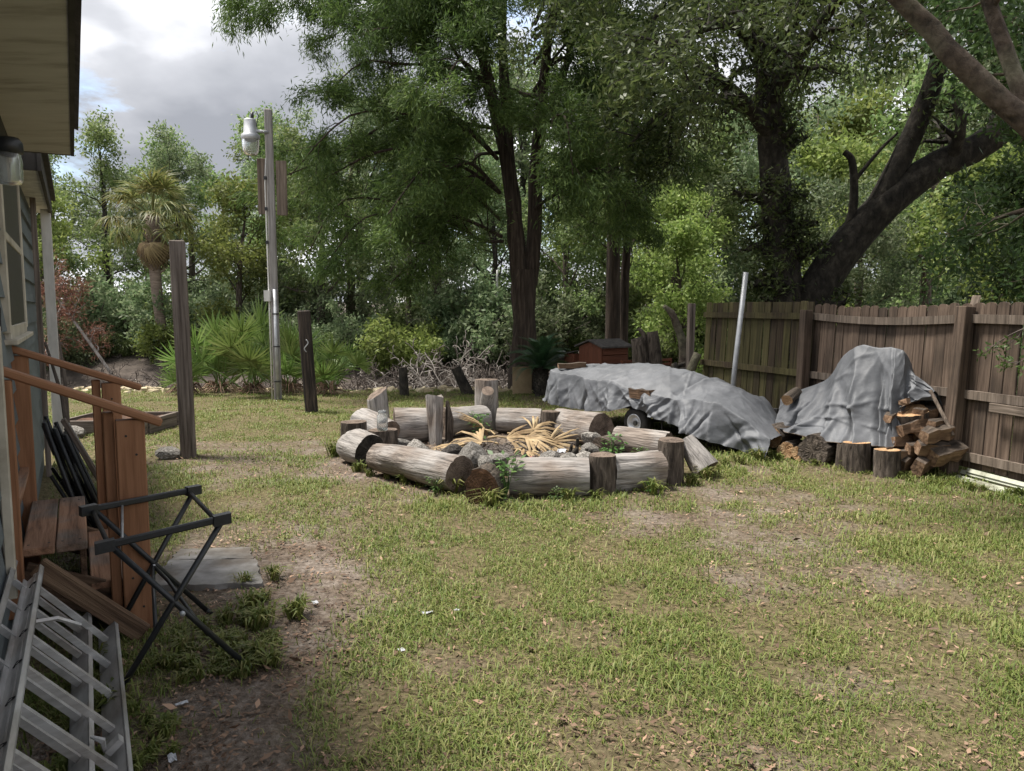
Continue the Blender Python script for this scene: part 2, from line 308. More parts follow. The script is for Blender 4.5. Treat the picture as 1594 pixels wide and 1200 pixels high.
# ------------------------------------------------------------------ ground
def height(x, y):
    x = np.asarray(x, float); y = np.asarray(y, float)
    edge = 16.0 + .9 * (fbm2(x, y, .35, 3, 2) - .5)
    dip = smooth(edge, edge + 1.8, y) * (1 - smooth(22.5, 27, y + 1.5 * (fbm2(x, y, .2, 9, 2) - .5)))
    dip = dip * (1 - .85 * smooth(3.5, 8, x - .15 * (y - 16)))
    far = smooth(24, 40, y) * .9 + smooth(40, 300, y) * 3
    bump = .05 * (fbm2(x, y, .5, 5, 3) - .5) + .022 * (fbm2(x, y, 3.5, 6, 2) - .5)
    return -1.0 * dip + far + bump * (1 + 3 * smooth(16, 20, y))
RING = (-.05, 8.75)
def bare(x, y):       # 0 grassy .. 1 bare soil
    n = fbm2(x, y, .55, 11, 4) * .6 + fbm2(x, y, 2.1, 12, 3) * .4
    b = smooth(.42, .62, n) * .85
    path = np.exp(-((x + 1.12 + .06 * (y - 3) + .25 * (fbm2(x, y, 1.3, 14, 2) - .5)) / .42) ** 2) * (1 - smooth(4.0, 6.2, y)) * 1.15 + np.exp(-(((x + 1.6) / .5) ** 2 + ((y - 3.5) / .9) ** 2)) * .45    # worn path by the steps
    slab = np.exp(-(((x + 1.95) / .75) ** 2 + ((y - 5.2) / .95) ** 2)) * .9
    r = np.hypot((x - RING[0]) / 1.12, y - RING[1])
    pit = (1 - smooth(1.55, 1.9, r)) * 1.2
    apron = np.exp(-(((x - 1.1) / .9) ** 2 + ((y - 6.4) / .4) ** 2)) * .42
    lit = np.exp(-(((x - .35) / 1.5) ** 2 + ((y - 2.6) / 1.0) ** 2)) * .25
    lush = smooth(9, 12, y) * .6 + .35 * smooth(1.5, 3.5, x) * smooth(4.0, 6.5, y)
    q = b * .85 + path + slab + pit + apron + lit * .6 - lush * (r > 1.9)
    return np.clip(q + (fbm2(x, y, 7, 18, 3) - .5) * 1.5 * np.clip(q, 0, .5) * (r > 1.9), 0, 1)
def make_ground():
    def axis(lo, hi, st, far):
        a = list(np.arange(lo, hi + 1e-6, st)); s = st
        while a[-1] < far: s *= 1.18; a.append(a[-1] + s)
        s = st
        while a[0] > -far: s *= 1.18; a.insert(0, a[0] - s)
        return np.array(a)
    xs, ys = axis(-8, 8, .1, 700), axis(.5, 18, .1, 700)
    X, Y = np.meshgrid(xs, ys); Z = height(X, Y)
    V = np.stack([X, Y, Z], -1).reshape(-1, 3); w = len(xs); h = len(ys)
    i = np.arange(h - 1)[:, None] * w + np.arange(w - 1)[None]
    F = np.stack([i, i + 1, i + w + 1, i + w], -1).reshape(-1, 4)
    m = bpy.data.materials.new('soil'); m.use_nodes = True; nt = m.node_tree; N = nt.nodes; K = nt.links
    P = N['Principled BSDF']; P.inputs['Roughness'].default_value = .95; P.inputs['Specular IOR Level'].default_value = .15
    tc = N.new('ShaderNodeTexCoord')
    def noise(s, d):
        n = N.new('ShaderNodeTexNoise'); n.inputs['Scale'].default_value = s; n.inputs['Detail'].default_value = d; n.inputs['Roughness'].default_value = .65
        K.new(tc.outputs['Object'], n.inputs['Vector']); return n.outputs[0]
    def ramp(src, pts):
        r = N.new('ShaderNodeValToRGB'); e = r.color_ramp.elements
        while len(e) < len(pts): e.new(.5)
        for q, (p, c) in zip(e, pts): q.position = p; q.color = (*c, 1)
        K.new(src, r.inputs[0]); return r.outputs[0]
    def mix(f, a, b):
        x = N.new('ShaderNodeMix'); x.data_type = 'RGBA'; K.new(f, x.inputs['Factor']); K.new(a, x.inputs[6]); K.new(b, x.inputs[7]); return x.outputs[2]
    fine = noise(26, 8); mid = noise(2.3, 6)
    thatch = ramp(fine, [(.3, (.05, .042, .021)), (.5, (.118, .098, .05)), (.7, (.205, .168, .095))])
    sand = ramp(fine, [(.3, (.085, .067, .053)), (.5, (.185, .152, .126)), (.7, (.32, .275, .238))])
    duff = ramp(fine, [(.3, (.055, .041, .03)), (.5, (.125, .095, .07)), (.7, (.22, .172, .132))])
    mud = ramp(mid, [(.3, (.045, .037, .032)), (.5, (.085, .07, .06)), (.7, (.145, .12, .10))])
    at = N.new('ShaderNodeVertexColor'); at.layer_name = 'cover'; sp = N.new('ShaderNodeSeparateColor'); K.new(at.outputs[0], sp.inputs[0])
    soil = mix(ramp(mid, [(.42, (0, 0, 0)), (.6, (1, 1, 1))]), duff, sand)
    c = mix(sp.outputs[0], thatch, soil); c = mix(sp.outputs[1], c, mud)
    K.new(c, P.inputs['Base Color'])
    b = N.new('ShaderNodeBump'); b.inputs['Strength'].default_value = .9; b.inputs['Distance'].default_value = .03; K.new(fine, b.inputs['Height']); K.new(b.outputs[0], P.inputs['Normal'])
    me = mesh('ground', V, F, m, True)
    ca = me.color_attributes.new('cover', 'FLOAT_COLOR', 'POINT')
    B = bare(X, Y).ravel(); R = (smooth(15.9, 16.9, Y + .8 * (fbm2(X, Y, .8, 21, 3) - .5))).ravel()
    ca.data.foreach_set('color', np.stack([B, R, B * 0, B * 0 + 1], 1).astype(np.float32).ravel())
    put('ground', me, kind='structure')
make_ground()

def kites(P, A, B, L, W, bend=None):        # leaf-shaped faces: base P, axis A, side B
    V = np.stack([P, P + A * (L * .45)[:, None] + B * (W * .5)[:, None], P + A * L[:, None], P + A * (L * .45)[:, None] - B * (W * .5)[:, None]], 1)
    if bend is not None: V[:, 2] += bend
    n = len(P); return V.reshape(-1, 3), np.arange(n * 4).reshape(n, 4)
def unit(a): return a / (np.linalg.norm(a, axis=1)[:, None] + 1e-9)

def make_grass():
    r = np.random.default_rng(5); PX = []; 
    for (y0, y1, dens) in ((2.2, 4.2, 9500), (4.2, 6.2, 7000), (6.2, 9, 4200), (9, 12.5, 2600), (12.5, 16.2, 1500)):
        xw = y1 * .72 + .8; n = int(dens * (y1 - y0) * 2 * xw)
        PX.append(np.stack([r.uniform(-xw, xw, n), r.uniform(y0, y1, n)], 1))
    p = np.concatenate(PX); x, y = p[:, 0], p[:, 1]
    tuft = fbm2(x, y, 3.1, 31, 5); clump = fbm2(x, y, 1.1, 33, 3)
    keep = r.random(len(x)) < np.clip((1 - bare(x, y)) * (.16 + 1.0 * smooth(.38, .64, tuft)) , 0.02, 1) * .9
    keep &= (y < 16.4)
    hn = x * .87 + y * .493; keep &= ~((hn < -.28) & (y < 10))      # not inside the house
    x, y, tuft, clump = x[keep], y[keep], tuft[keep], clump[keep]; n = len(x)
    fenceside = np.exp(-((x - (3.95 - .28 * (y - 8.6))) / .6) ** 2) * (y < 9.5)
    edge = np.exp(-((np.hypot((x + .05) / 1.12, y - 8.75) - 2.25) / .25) ** 2)
    L = (.018 + .04 * r.random(n) ** 1.5) * (.5 + 1.1 * clump) * (1 + .35 * r.random(n) ** 3 * 2 + .9 * fenceside + .7 * edge)
    a = r.uniform(0, 2 * PI, n); lean = r.uniform(.3, 1.6, n)
    d = np.stack([np.cos(a), np.sin(a)], 1); s = np.stack([-d[:, 1], d[:, 0]], 1)
    W = L * .016 + .0009 + .00028 * y
    z = height(x, y) - .004; b = np.stack([x, y, z], 1)
    def pt(t, out, up, side):
        q = b.copy(); q[:, :2] += d * (L * out)[:, None] + s * (W * side)[:, None]; q[:, 2] += L * up; return q
    o1, u1 = lean * .3, .62 - lean * .1; o2, u2 = lean * .85, np.maximum(1 - .55 * lean, .15)
    V = np.stack([pt(0, 0, 0, -1), pt(0, 0, 0, 1), pt(0, o1, u1, .8), pt(0, o1, u1, -.8), pt(0, o2, u2, 0)], 1).reshape(-1, 3)
    i = np.arange(n)[:, None] * 5
    F = np.concatenate([i + [0, 1, 2], i + [0, 2, 3], i + [3, 2, 4]])
    put('grass', mesh('grass', V, F, MT['grass']), label='patchy short green lawn grass covering the yard', cat='grass', kind='stuff')
    # dead leaves
    n = 120000; y = 2.2 + 13 * r.random(n) ** 1.8; x = r.uniform(-1, 1, n) * (y * .72 + .5)
    k = (r.random(n) < (.2 + .8 * bare(x, y)) * (.35 + 1.0 * smooth(.4, .62, fbm2(x, y, 1.6, 55, 3)))) & (x * .87 + y * .493 > -.2); x, y = x[k], y[k]; n = len(x)
    a = r.uniform(0, 2 * PI, n); A = unit(np.stack([np.cos(a), np.sin(a), r.normal(0, .22, n)], 1)); B = unit(np.cross(A, np.stack([r.normal(0, .4, n), r.normal(0, .4, n), np.ones(n)], 1)))
    L = .008 + .034 * r.random(n) ** 2.2 + .03 * (r.random(n) < .05)
    P = np.stack([x, y, height(x, y) + .006 + .012 * r.random(n)], 1)
    V, F = kites(P, A, B, L, L * r.uniform(.3, .5, n), np.stack([L * 0, L * 0, L * r.uniform(-.1, .3, n)], 1))
    V.reshape(-1, 4, 3)[:, 1, 2] += L * .12 * r.random(n); V.reshape(-1, 4, 3)[:, 3, 2] += L * .12 * r.random(n)
    m = 26000; y2 = 2.2 + 11 * r.random(m) ** 1.6; x2 = r.uniform(-1, 1, m) * (y2 * .72 + .5); k2 = (x2 * .87 + y2 * .493 > -.2); x2, y2 = x2[k2], y2[k2]; m = len(x2)     # dead straw
    a2 = r.uniform(0, 2 * PI, m); A2 = unit(np.stack([np.cos(a2), np.sin(a2), r.normal(.08, .15, m)], 1)); B2 = unit(np.cross(A2, np.stack([r.normal(0, .3, m), r.normal(0, .3, m), np.ones(m)], 1)))
    V2, F2 = kites(np.stack([x2, y2, height(x2, y2) + .006], 1), A2, B2, r.uniform(.02, .06, m), r.uniform(.0018, .004, m)); F = np.concatenate([F, F2 + len(V)]); V = np.concatenate([V, V2])
    put('fallen_leaves', mesh('fallen_leaves', V, F, MT['fallen_leaf']), label='dry brown fallen leaves strewn over the lawn and bare soil', cat='leaves', kind='stuff')
    # limestone rubble along the yard edge and the dry channel
    n = 1500; x = np.concatenate([r.uniform(-13, 3, 1100), r.uniform(-12, -5, 400)]); y = np.concatenate([16.4 + .35 * r.normal(0, 1, 1100), 17.6 + .8 * r.normal(0, 1, 400)])
    R = r.uniform(.04, .15, n); mb = []; fs = []
    for q in range(n):
        m = 6; an = np.arange(m) / m * 2 * PI + r.random(); rr = R[q] * r.uniform(.6, 1.2, m); h = R[q] * r.uniform(.25, .6); z0 = height(x[q:q + 1], y[q:q + 1])[0]
        bo = np.stack([x[q] + rr * np.cos(an), y[q] + rr * np.sin(an), np.full(m, z0 - .05)], 1); to = bo * 1.; to[:, :2] = (to[:, :2] - [x[q], y[q]]) * .8 + [x[q], y[q]]; to[:, 2] = z0 + h + .15 * R[q] * r.normal(0, 1, m)
        k0 = q * 12; mb += [bo, to]; fs += [[k0 + j, k0 + (j + 1) % m, k0 + m + (j + 1) % m, k0 + m + j] for j in range(m)] + [[k0 + m + j for j in range(m)]]
    put('limestone_rubble', mesh('limestone_rubble', np.concatenate(mb), fs, MT['limestone']), label='pale broken limestone rubble lining the edge of the dry channel', cat='rubble', kind='stuff')
make_grass()

# ------------------------------------------------------------------ trees
def grow(r, p, d, L, r0, r1, n=6, wob=.18, trop=(0, 0, 0)):
    p = np.asarray(p, float); d = np.asarray(d, float); d = d / np.linalg.norm(d); pts = [p]; trop = np.asarray(trop, float)
    for i in range(n):
        d = d + r.normal(0, wob, 3) + trop / n; d /= np.linalg.norm(d); p = p + d * L / n; pts.append(p)
    return np.array(pts), np.linspace(r0, r1, n + 1)
def poly(pts, rad, n=4):                # smooth a hand-placed stem
    pts = np.asarray(pts, float); rad = np.asarray(rad, float); t = np.arange(len(pts)); q = np.linspace(0, len(pts) - 1, (len(pts) - 1) * n + 1)
    def cr(a):
        out = []
        for s in q:
            i = min(int(s), len(pts) - 2); f = s - i; p0, p1, p2, p3 = a[max(i - 1, 0)], a[i], a[i + 1], a[min(i + 2, len(a) - 1)]
            out.append(.5 * (2 * p1 + (p2 - p0) * f + (2 * p0 - 5 * p1 + 4 * p2 - p3) * f * f + (3 * p1 - p0 - 3 * p2 + p3) * f ** 3))
        return np.array(out)
    return cr(pts), np.interp(q, t, rad)
def sprout(r, out, tips, pts, rad, n, f0, ang, L, lev, trop=(0, 0, 0), wob=.18, sub=5, ratio=.5, bias=(0, 0, 0), f1=1.):
    """side branches from a stem; the last level leaves its points as tips"""
    N = len(pts)
    for i in range(n):
        t = f0 + (f1 - f0) * (i + r.random()) / n; s = t * (N - 1); k = min(int(s), N - 2); p = pts[k] + (pts[k + 1] - pts[k]) * (s - k)
        tg = pts[k + 1] - pts[k]; tg = tg / np.linalg.norm(tg); rn = r.normal(0, 1, 3); rn -= tg * rn.dot(tg); rn /= np.linalg.norm(rn)
        a = ang * r.uniform(.7, 1.25); d = tg * math.cos(a) + rn * math.sin(a) + np.asarray(bias)
        l = L * r.uniform(.6, 1.15) * (1 - .35 * t); r0 = max(np.interp(s, np.arange(N), rad) * .55, .004)
        q, qr = grow(r, p, d, l, r0, max(r0 * .25, .003), 5, wob, trop); out.append((q, qr))
        if lev <= 1:
            for z in (2, 3, 4, 5): tips.append((q[z], q[z] - q[z - 1]))
        else: sprout(r, out, tips, q, qr, sub, .25, ang, l * ratio, lev - 1, trop, wob, sub, ratio, bias)
def wood(out, mat, name, parent, minr=0, sides=6):
    mb = MB(); V = []; F = []; n = 0
    for pts, rad in out:
        if rad[0] < minr: continue
        m = 12 if rad[0] > .12 else (sides if rad[0] > .03 else 4)
        v, f = tube(pts, rad, m); 
        if rad[0] > .1: v = v + (fbm(v * 5, 2, 3)[:, None] - .5) * rad[0] * .35
        V.append(v); F.append(f + n); n += len(v)
    return part(name, np.concatenate(V), np.concatenate(F), mat, parent, True)
def leaves(r, tips, per, spread, L, asp, along=.4, droop=0., flat=0., jit=.3):
    T = np.array([t[0] for t in tips]); D = unit(np.array([t[1] for t in tips])); n = len(T) * per
    P = np.repeat(T, per, 0) + r.normal(0, 1, (n, 3)) * np.asarray(spread); D = np.repeat(D, per, 0)
    A = r.normal(0, 1, (n, 3)) * (1 - along) + D * along * 2; A[:, 2] -= droop; A = unit(A)
    up = r.normal(0, 1, (n, 3)); up[:, 2] += flat; B = unit(np.cross(A, up)); ll = L * r.uniform(1 - jit, 1 + jit, n)
    return kites(P, A, B, ll, ll * asp * r.uniform(.8, 1.25, n))

# the big cedar in the middle
def cedar():
    r = np.random.default_rng(11); bx, by = .25, 16.2
    t = thing('cedar_tree', (bx, by, 0), 'tall dark cedar with forked reddish trunk at the yard edge beyond the log ring', 'tree')
    out = []; tips = []
    base = poly([(bx, by, -.1), (bx, by, .5), (bx + .0, by, 1.4), (bx - .02, by, 2.5)], [.38, .285, .26, .25]); out.append(base)
    s1 = poly([(bx - .06, by, 2.2), (bx - .17, by, 3.2), (bx - .33, by + .05, 4.6), (bx - .75, by, 6.4), (bx - 1.2, by, 8.4), (bx - 1.4, by, 11), (bx - 1.5, by, 13.2)], [.20, .17, .145, .115, .09, .05, .015])
    s2 = poly([(bx + .1, by + .1, 2.2), (bx + .22, by + .15, 3.2), (bx + .25, by + .2, 4.8), (bx + .45, by + .2, 6.8), (bx + .65, by + .2, 9), (bx + .7, by + .2, 13.5)], [.18, .155, .13, .10, .07, .015])
    s3 = poly([(bx - .3, by + .02, 4.4), (bx - .35, by + .2, 5.6), (bx - .45, by + .3, 7.5), (bx - .3, by + .3, 10), (bx - .3, by + .4, 12.5)], [.13, .11, .09, .05, .01])
    s4 = poly([(bx + .3, by + .2, 5.3), (bx + .9, by + .5, 6.8), (bx + 1.2, by + .5, 9), (bx + 1.5, by + .5, 11.5)], [.10, .08, .05, .01])
    out += [s1, s2, s3, s4]
    def limb(pts, r0, n=9, L=1.0, sub=4, trop=(0, 0, -.35)):
        q = poly(pts, np.linspace(r0, .012, len(pts))); out.append(q)
        sprout(r, out, tips, q[0], q[1], n, .12, .9, L, 2, trop, .2, sub, .5)
    # limbs that set the outline: reach in x, height, droop at the end
    for dx, dy, z0, z1, z2 in ((-4.6, -.6, 4.3, 4.6, 3.5), (-4.2, .8, 3.7, 3.9, 2.9), (-3.4, -1.2, 3.1, 3.3, 2.5), (-2.2, -.8, 2.9, 2.9, 2.2), (-4.4, 0, 5.2, 5.3, 4.4),
                               (-3.0, 1.3, 4.8, 5.2, 4.3), (-3.3, -.5, 6.0, 6.5, 5.9), (-4.9, -.3, 7.2, 8.2, 8.0), (-3.6, .9, 6.8, 7.7, 7.4), (-4.3, .7, 8.3, 9.2, 9.0), (-3.2, -1.1, 8.4, 9.2, 9.0),
                               (2.7, .5, 3.9, 4.2, 3.5), (2.9, -.4, 5.0, 5.5, 4.8), (2.6, .9, 6.2, 6.9, 6.3), (2.8, -.6, 7.5, 8.2, 7.8), (3.1, .4, 8.6, 9.4, 9.0),
                               (.6, -2.6, 4.4, 4.9, 4.0), (-.9, -2.8, 5.4, 5.9, 5.1), (1.2, -2.2, 6.6, 7.2, 6.7), (-1.5, -2.3, 7.2, 7.8, 7.4), 
                               (-1.2, 2.6, 4.6, 5, 4.4), (1.4, 2.4, 5.6, 6.1, 5.5), (-2.0, -2.0, 3.9, 4.3, 3.4), (1.7, -1.9, 4.1, 4.4, 3.6), (-3.9, -1.3, 4.9, 5.2, 4.2),
                               
                               (-4.6, -1.0, 6.6, 7.6, 7.5), (-2.4, -2.0, 6.2, 6.9, 6.6), (-1.4, -1.6, 6.6, 7.2, 7.0), (1.6, -1.4, 7.0, 7.7, 7.3), (-.4, -2.0, 6.9, 7.4, 7.1), (-3.0, .2, 7.6, 8.3, 8.0), (2.2, .8, 7.0, 7.6, 7.3), (-5.2, .2, 6.9, 7.9, 7.9)):
        x0 = bx + (-.3 - .1 * z0 * .5 if dx < 0 else .2); p0 = np.array([x0, by, z0])
        j = lambda q: r.normal(0, q, 3)
        limb([p0 + [0, 0, r.uniform(-.3, .3)], p0 + [dx * .22, dy * .3, (z1 - z0) * .5 + .25] + j(.12), p0 + [dx * .45, dy * .5, (z1 - z0) * .9 + .2] + j(.18), p0 + [dx * .75, dy * .75, z1 - z0] + j(.15), p0 + [dx, dy, z2 - z0]], .042, 14, 1.15)
    for s, n in ((s1, 12), (s2, 12), (s3, 9), (s4, 7)): sprout(r, out, tips, s[0], s[1], n, .45, 1.1, 1.7, 2, (0, 0, -.1), .2, 4, .5)
    wood(out, MT['cedar_bark'], 'trunk', t)
    V, F = leaves(r, tips, 26, (.13, .13, .12), .12, .15, .5, .25)
    V2, F2 = leaves(r, tips, 13, (.055, .055, .055), .085, .2, .5, .1)
    part('crown', np.concatenate([V, V2]), np.concatenate([F, F2 + len(V)]), MT['cedar'], t)
cedar()

def oak():
    r = np.random.default_rng(4); Y = 13.6
    t = thing('oak_tree', (4.75, Y, 0), 'huge dark live oak with leaning limb standing behind the wooden fence', 'tree')
    out = []; tips = []
    a = poly([(4.85, Y, -.1), (4.8, Y, 1.2), (4.7, Y, 2.6), (4.5, Y, 4.2), (4.4, Y, 5.4), (4.1, Y - .1, 7.0), (4.2, Y - .2, 9)], [.46, .36, .28, .24, .21, .15, .06])
    b = poly([(5.0, Y, .8), (5.3, Y - .1, 2.0), (5.9, Y - .3, 3.0), (6.8, Y - .5, 3.9), (7.9, Y - .6, 4.5), (9.2, Y - .6, 5.6), (10.2, Y - .5, 7.2)], [.32, .32, .29, .25, .21, .16, .07])
    c = poly([(6.0, Y - .35, 3.1), (6.6, Y - .5, 4.5), (7.0, Y - .6, 6.0), (6.9, Y - .7, 8), (6.6, Y - .7, 9.5)], [.20, .17, .14, .09, .03])
    d = poly([(4.45, Y, 4.6), (3.7, Y - .5, 5.2), (2.6, Y - 1.1, 5.6), (1.4, Y - 1.6, 5.5)], [.14, .11, .07, .02])
    e = poly([(4.2, Y - .1, 6.4), (3.2, Y - .9, 7.2), (2.2, Y - 1.9, 7.6), (1.1, Y - 2.6, 7.4)], [.13, .10, .07, .02])
    f = poly([(4.3, Y - .1, 5.9), (4.9, Y - 1.5, 7.0), (5.2, Y - 3.0, 7.3), (5.0, Y - 4.5, 7.0)], [.14, .11, .07, .02])
    g = poly([(6.9, Y - .7, 6.6), (7.2, Y - 2.2, 7.4), (7.0, Y - 3.8, 7.6), (6.5, Y - 5, 7.2)], [.13, .10, .07, .02])
    h = poly([(4.3, Y, 6.2), (3.6, Y + 1.0, 7.6), (2.8, Y + 1.5, 8.6), (1.8, Y + 1.6, 9)], [.12, .1, .06, .02])
    k = poly([(8.2, Y - .6, 4.7), (8.0, Y - 1.8, 5.9), (7.6, Y - 3, 6.4), (7.3, Y - 4, 6.2)], [.13, .1, .06, .02])
    ex = [poly(q, [.12, .09, .06, .015]) for q in (
        [(4.35, Y - .1, 5.6), (3.4, Y - 1.6, 5.9), (2.4, Y - 2.7, 5.4), (1.5, Y - 3.4, 4.7)], [(4.2, Y - .2, 6.8), (3.0, Y - .2, 7.3), (1.6, Y - .5, 7.2), (.4, Y - .8, 6.6)],
        [(4.4, Y - .1, 5.2), (4.6, Y - 1.6, 5.9), (4.4, Y - 3.2, 5.9), (3.9, Y - 4.6, 5.3)], [(6.9, Y - .6, 5.8), (6.3, Y - 2.0, 6.5), (5.9, Y - 3.5, 6.3), (5.6, Y - 4.8, 5.6)],
        [(6.9, Y - .7, 7.0), (5.8, Y - .6, 7.6), (5.0, Y - .8, 7.6), (4.6, Y - 1.2, 7.0)], [(8.6, Y - .6, 5.0), (8.9, Y - 2, 6.0), (8.4, Y - 3.6, 6.2), (7.8, Y - 4.6, 5.8)], [(4.4, Y, 5.3), (5.0, Y + .6, 6.2), (5.6, Y + 1.0, 6.9), (6.0, Y + 1.2, 7.3)],
        [(4.3, Y, 5.0), (3.4, Y + .4, 5.4), (2.7, Y + .6, 5.2), (2.1, Y + .8, 4.6)])]
    out += [a, b, c, d, e, f, g, h, k] + ex
    out.append(poly([(5.55, Y - .2, 2.6), (5.75, Y - .35, 3.3), (5.7, Y - .4, 4.1), (5.55, Y - .4, 4.3)], [.09, .075, .06, .05]))      # broken stub
    out.append(poly([(5.72, Y - .4, 3.8), (6.1, Y - .45, 4.3), (6.4, Y - .45, 4.6)], [.04, .03, .02]))
    for q, n, f0 in ((a, 12, .62), (b, 12, .55), (c, 12, .5), (d, 9, .25), (e, 10, .25), (f, 10, .25), (g, 10, .25), (h, 9, .25), (k, 9, .25), *((q, 10, .2) for q in ex)):
        sprout(r, out, tips, q[0], q[1], n, f0, .95, 1.7, 2, (0, 0, -.25), .25, 5, .5)
    V, F = leaves(r, tips, 22, (.17, .17, .15), .10, .34, .3, .15)
    low = []; out2 = []                                     # leafy sprouts round the foot of the trunk and on the limb
    for q, n, f0, f1 in ((a, 20, .22, .46), (b, 9, .02, .18), (a, 5, .5, .62)):
        sprout(r, out2, low, q[0], q[1], n, f0, 1.3, .85, 2, (0, 0, -.1), .25, 4, .5, f1=f1)
    out += out2
    V2, F2 = leaves(r, low, 17, (.12, .12, .11), .095, .36, .3, .15)
    wood(out, MT['dark_bark'], 'trunk', t)
    part('crown', np.concatenate([V, V2]), np.concatenate([F, F2 + len(V)]), MT['oak'], t)
oak()

def near_tree():
    r = np.random.default_rng(8)
    t = thing('leaning_tree', (5.9, 5.7, 0), 'pale lichened tree trunk leaning in from the right with a forked limb overhead', 'tree')
    out = []; tips = []
    a = poly([(5.9, 5.7, -.1), (5.3, 5.8, 1.4), (4.55, 5.9, 2.55), (4.0, 6.0, 3.02), (3.45, 6.1, 3.55), (2.95, 6.2, 4.1), (2.3, 6.3, 4.7), (1.6, 6.4, 5.4)], [.20, .14, .105, .092, .078, .068, .05, .025])
    b = poly([(3.95, 6.0, 3.05), (3.75, 6.05, 3.6), (3.55, 6.1, 4.2), (3.3, 6.1, 5.2), (3.2, 6.2, 6.2)], [.062, .056, .05, .038, .02])
    c = poly([(5.2, 5.82, 1.5), (5.3, 6.4, 2.8), (5.4, 7.2, 3.8), (5.2, 8.2, 4.4)], [.10, .08, .06, .02])
    e = poly([(4.7, 5.9, 2.4), (5.2, 7.2, 2.7), (5.5, 8.4, 2.75), (5.3, 9.6, 2.6)], [.07, .05, .03, .01])
    g2 = poly([(4.9, 5.85, 2.1), (5.1, 7.0, 3.6), (5.2, 8.0, 4.5), (4.6, 8.8, 5.0)], [.07, .06, .04, .01]); g3 = poly([(3.6, 6.1, 4.0), (4.3, 6.9, 4.5), (4.9, 7.6, 4.7)], [.04, .03, .01])
    out += [a, b, c, e, g2, g3]
    sprout(r, out, tips, g2[0], g2[1], 14, .3, .9, 1.2, 2, (0, 0, -.2), .25, 4, .5); sprout(r, out, tips, g3[0], g3[1], 10, .2, .9, 1.0, 2, (0, 0, -.2), .25, 4, .5)
    sprout(r, out, tips, a[0], a[1], 8, .7, .9, 1.1, 2, (0, 0, -.1), .25, 4, .5, bias=(.1, 0, .3))
    sprout(r, out, tips, b[0], b[1], 8, .35, .9, 1.2, 2, (0, 0, -.2), .25, 4, .5)
    sprout(r, out, tips, c[0], c[1], 12, .3, .9, 1.3, 2, (0, 0, -.2), .25, 4, .5)
    sprout(r, out, tips, e[0], e[1], 12, .35, .9, 1.0, 2, (0, 0, -.3), .25, 4, .5)
    wood(out, MT['pale_bark'], 'trunk', t)
    V, F = leaves(r, tips, 13, (.1, .1, .09), .085, .36, .3, .2)
    part('crown', V, F, MT['near_leaf'], t)
near_tree()

# small leafy trees just behind the fence on the right
def small_tree(name, loc, h, w, seed, mat, label, per=22, ls=.10, group=None, spread=.15, lev=2, bark='dark_bark', n=9):
    r = np.random.default_rng(seed); t = thing(name, loc, label, 'tree', group)
    x, y, z = loc; out = []; tips = []
    q = poly([(x, y, z - .1), (x + .05, y, z + h * .35), (x - .08, y + .05, z + h * .7), (x, y, z + h)], [.02 * h, .016 * h, .01 * h, .01]); out.append(q)
    sprout(r, out, tips, q[0], q[1], n, .25, 1.0, w, lev, (0, 0, .05), .22, 5, .5)
    wood(out, MT[bark], 'trunk', t); V, F = leaves(r, tips, per, spread, ls, .4, .3, .1); part('crown', V, F, MT[mat], t)
    return t
small_tree('evergreen_tree', (7.35, 10.6, 0), 3.6, 1.6, 21, 'near_leaf', 'dark glossy evergreen tree rising over the fence at the right edge', 24, .095, None, (.13, .13, .11), n=16)
small_tree('evergreen_tree', (10.6, 15.2, 0), 4.4, 1.9, 22, 'oak', 'leafy tree behind the fence right of the leaning oak limb', 20, .11, None, (.16, .16, .14), n=14)

# the woods: a few kinds of tree, copied with their parts
def wood_kind(seed, h, mat, bark, crownw, low, per=12, ls=.2, asp=.45, n=13, clear=.3):
    per = int(per * .8)
    r = np.random.default_rng(seed); t = thing('hardwood_tree', (0, 0, 0), 'x', 'tree'); out = []; tips = []
    q = poly([(0, 0, -.5), (.1, 0, h * .3), (-.15 + .3 * r.random(), .1, h * .65), (r.normal(0, .4), 0, h * .97)], [.026 * h, .02 * h, .012 * h, .02]); out.append(q)
    for i in range(n):
        f = clear + (1 - clear) * (i + r.random()) / n; k = f * (len(q[0]) - 1); p = q[0][min(int(k), len(q[0]) - 1)]; a = i * 2.4 + r.random()
        el = r.uniform(.15, .8) + .6 * f; l = crownw * (1.1 - .55 * abs(f - .5)) * r.uniform(.7, 1.15)
        b = grow(r, p, (math.cos(a) * math.cos(el), math.sin(a) * math.cos(el), math.sin(el)), l, .009 * h * (1.2 - f), .015, 6, .22, (0, 0, -low)); out.append(b)
        sprout(r, out, tips, b[0], b[1], 5, .3, .9, l * .5, 2, (0, 0, -low * .5), .28, 4, .5)
    wood(out, MT[bark], 'trunk', t, .006, 5)
    V, F = leaves(r, tips, per, (.27, .27, .2), ls, asp, .25, .1, .4); part('crown', V, F, MT[mat], t)
    return t
def copy_tree(src, M, label, group):
    o = src.copy(); COL.objects.link(o); o.parent = None; o.matrix_basis = M; o['label'] = label; o['group'] = group; WM[o.name] = M
    for c in src.children:
        k = c.copy(); COL.objects.link(k); k.parent = o; k.matrix_basis = c.matrix_basis.copy()
    return o
KINDS = [wood_kind(101, 9, 'wood_a', 'bark', 2.7, .2), wood_kind(102, 10, 'wood_b', 'dark_bark', 3.0, .3), wood_kind(103, 7.5, 'wood_c', 'bark', 2.6, .1),
         wood_kind(104, 11, 'wood_a', 'dark_bark', 3.0, .45, 9, .2, .45, 12, .4), wood_kind(105, 8, 'wood_b', 'pale_bark', 2.6, .6, 13, .17)]
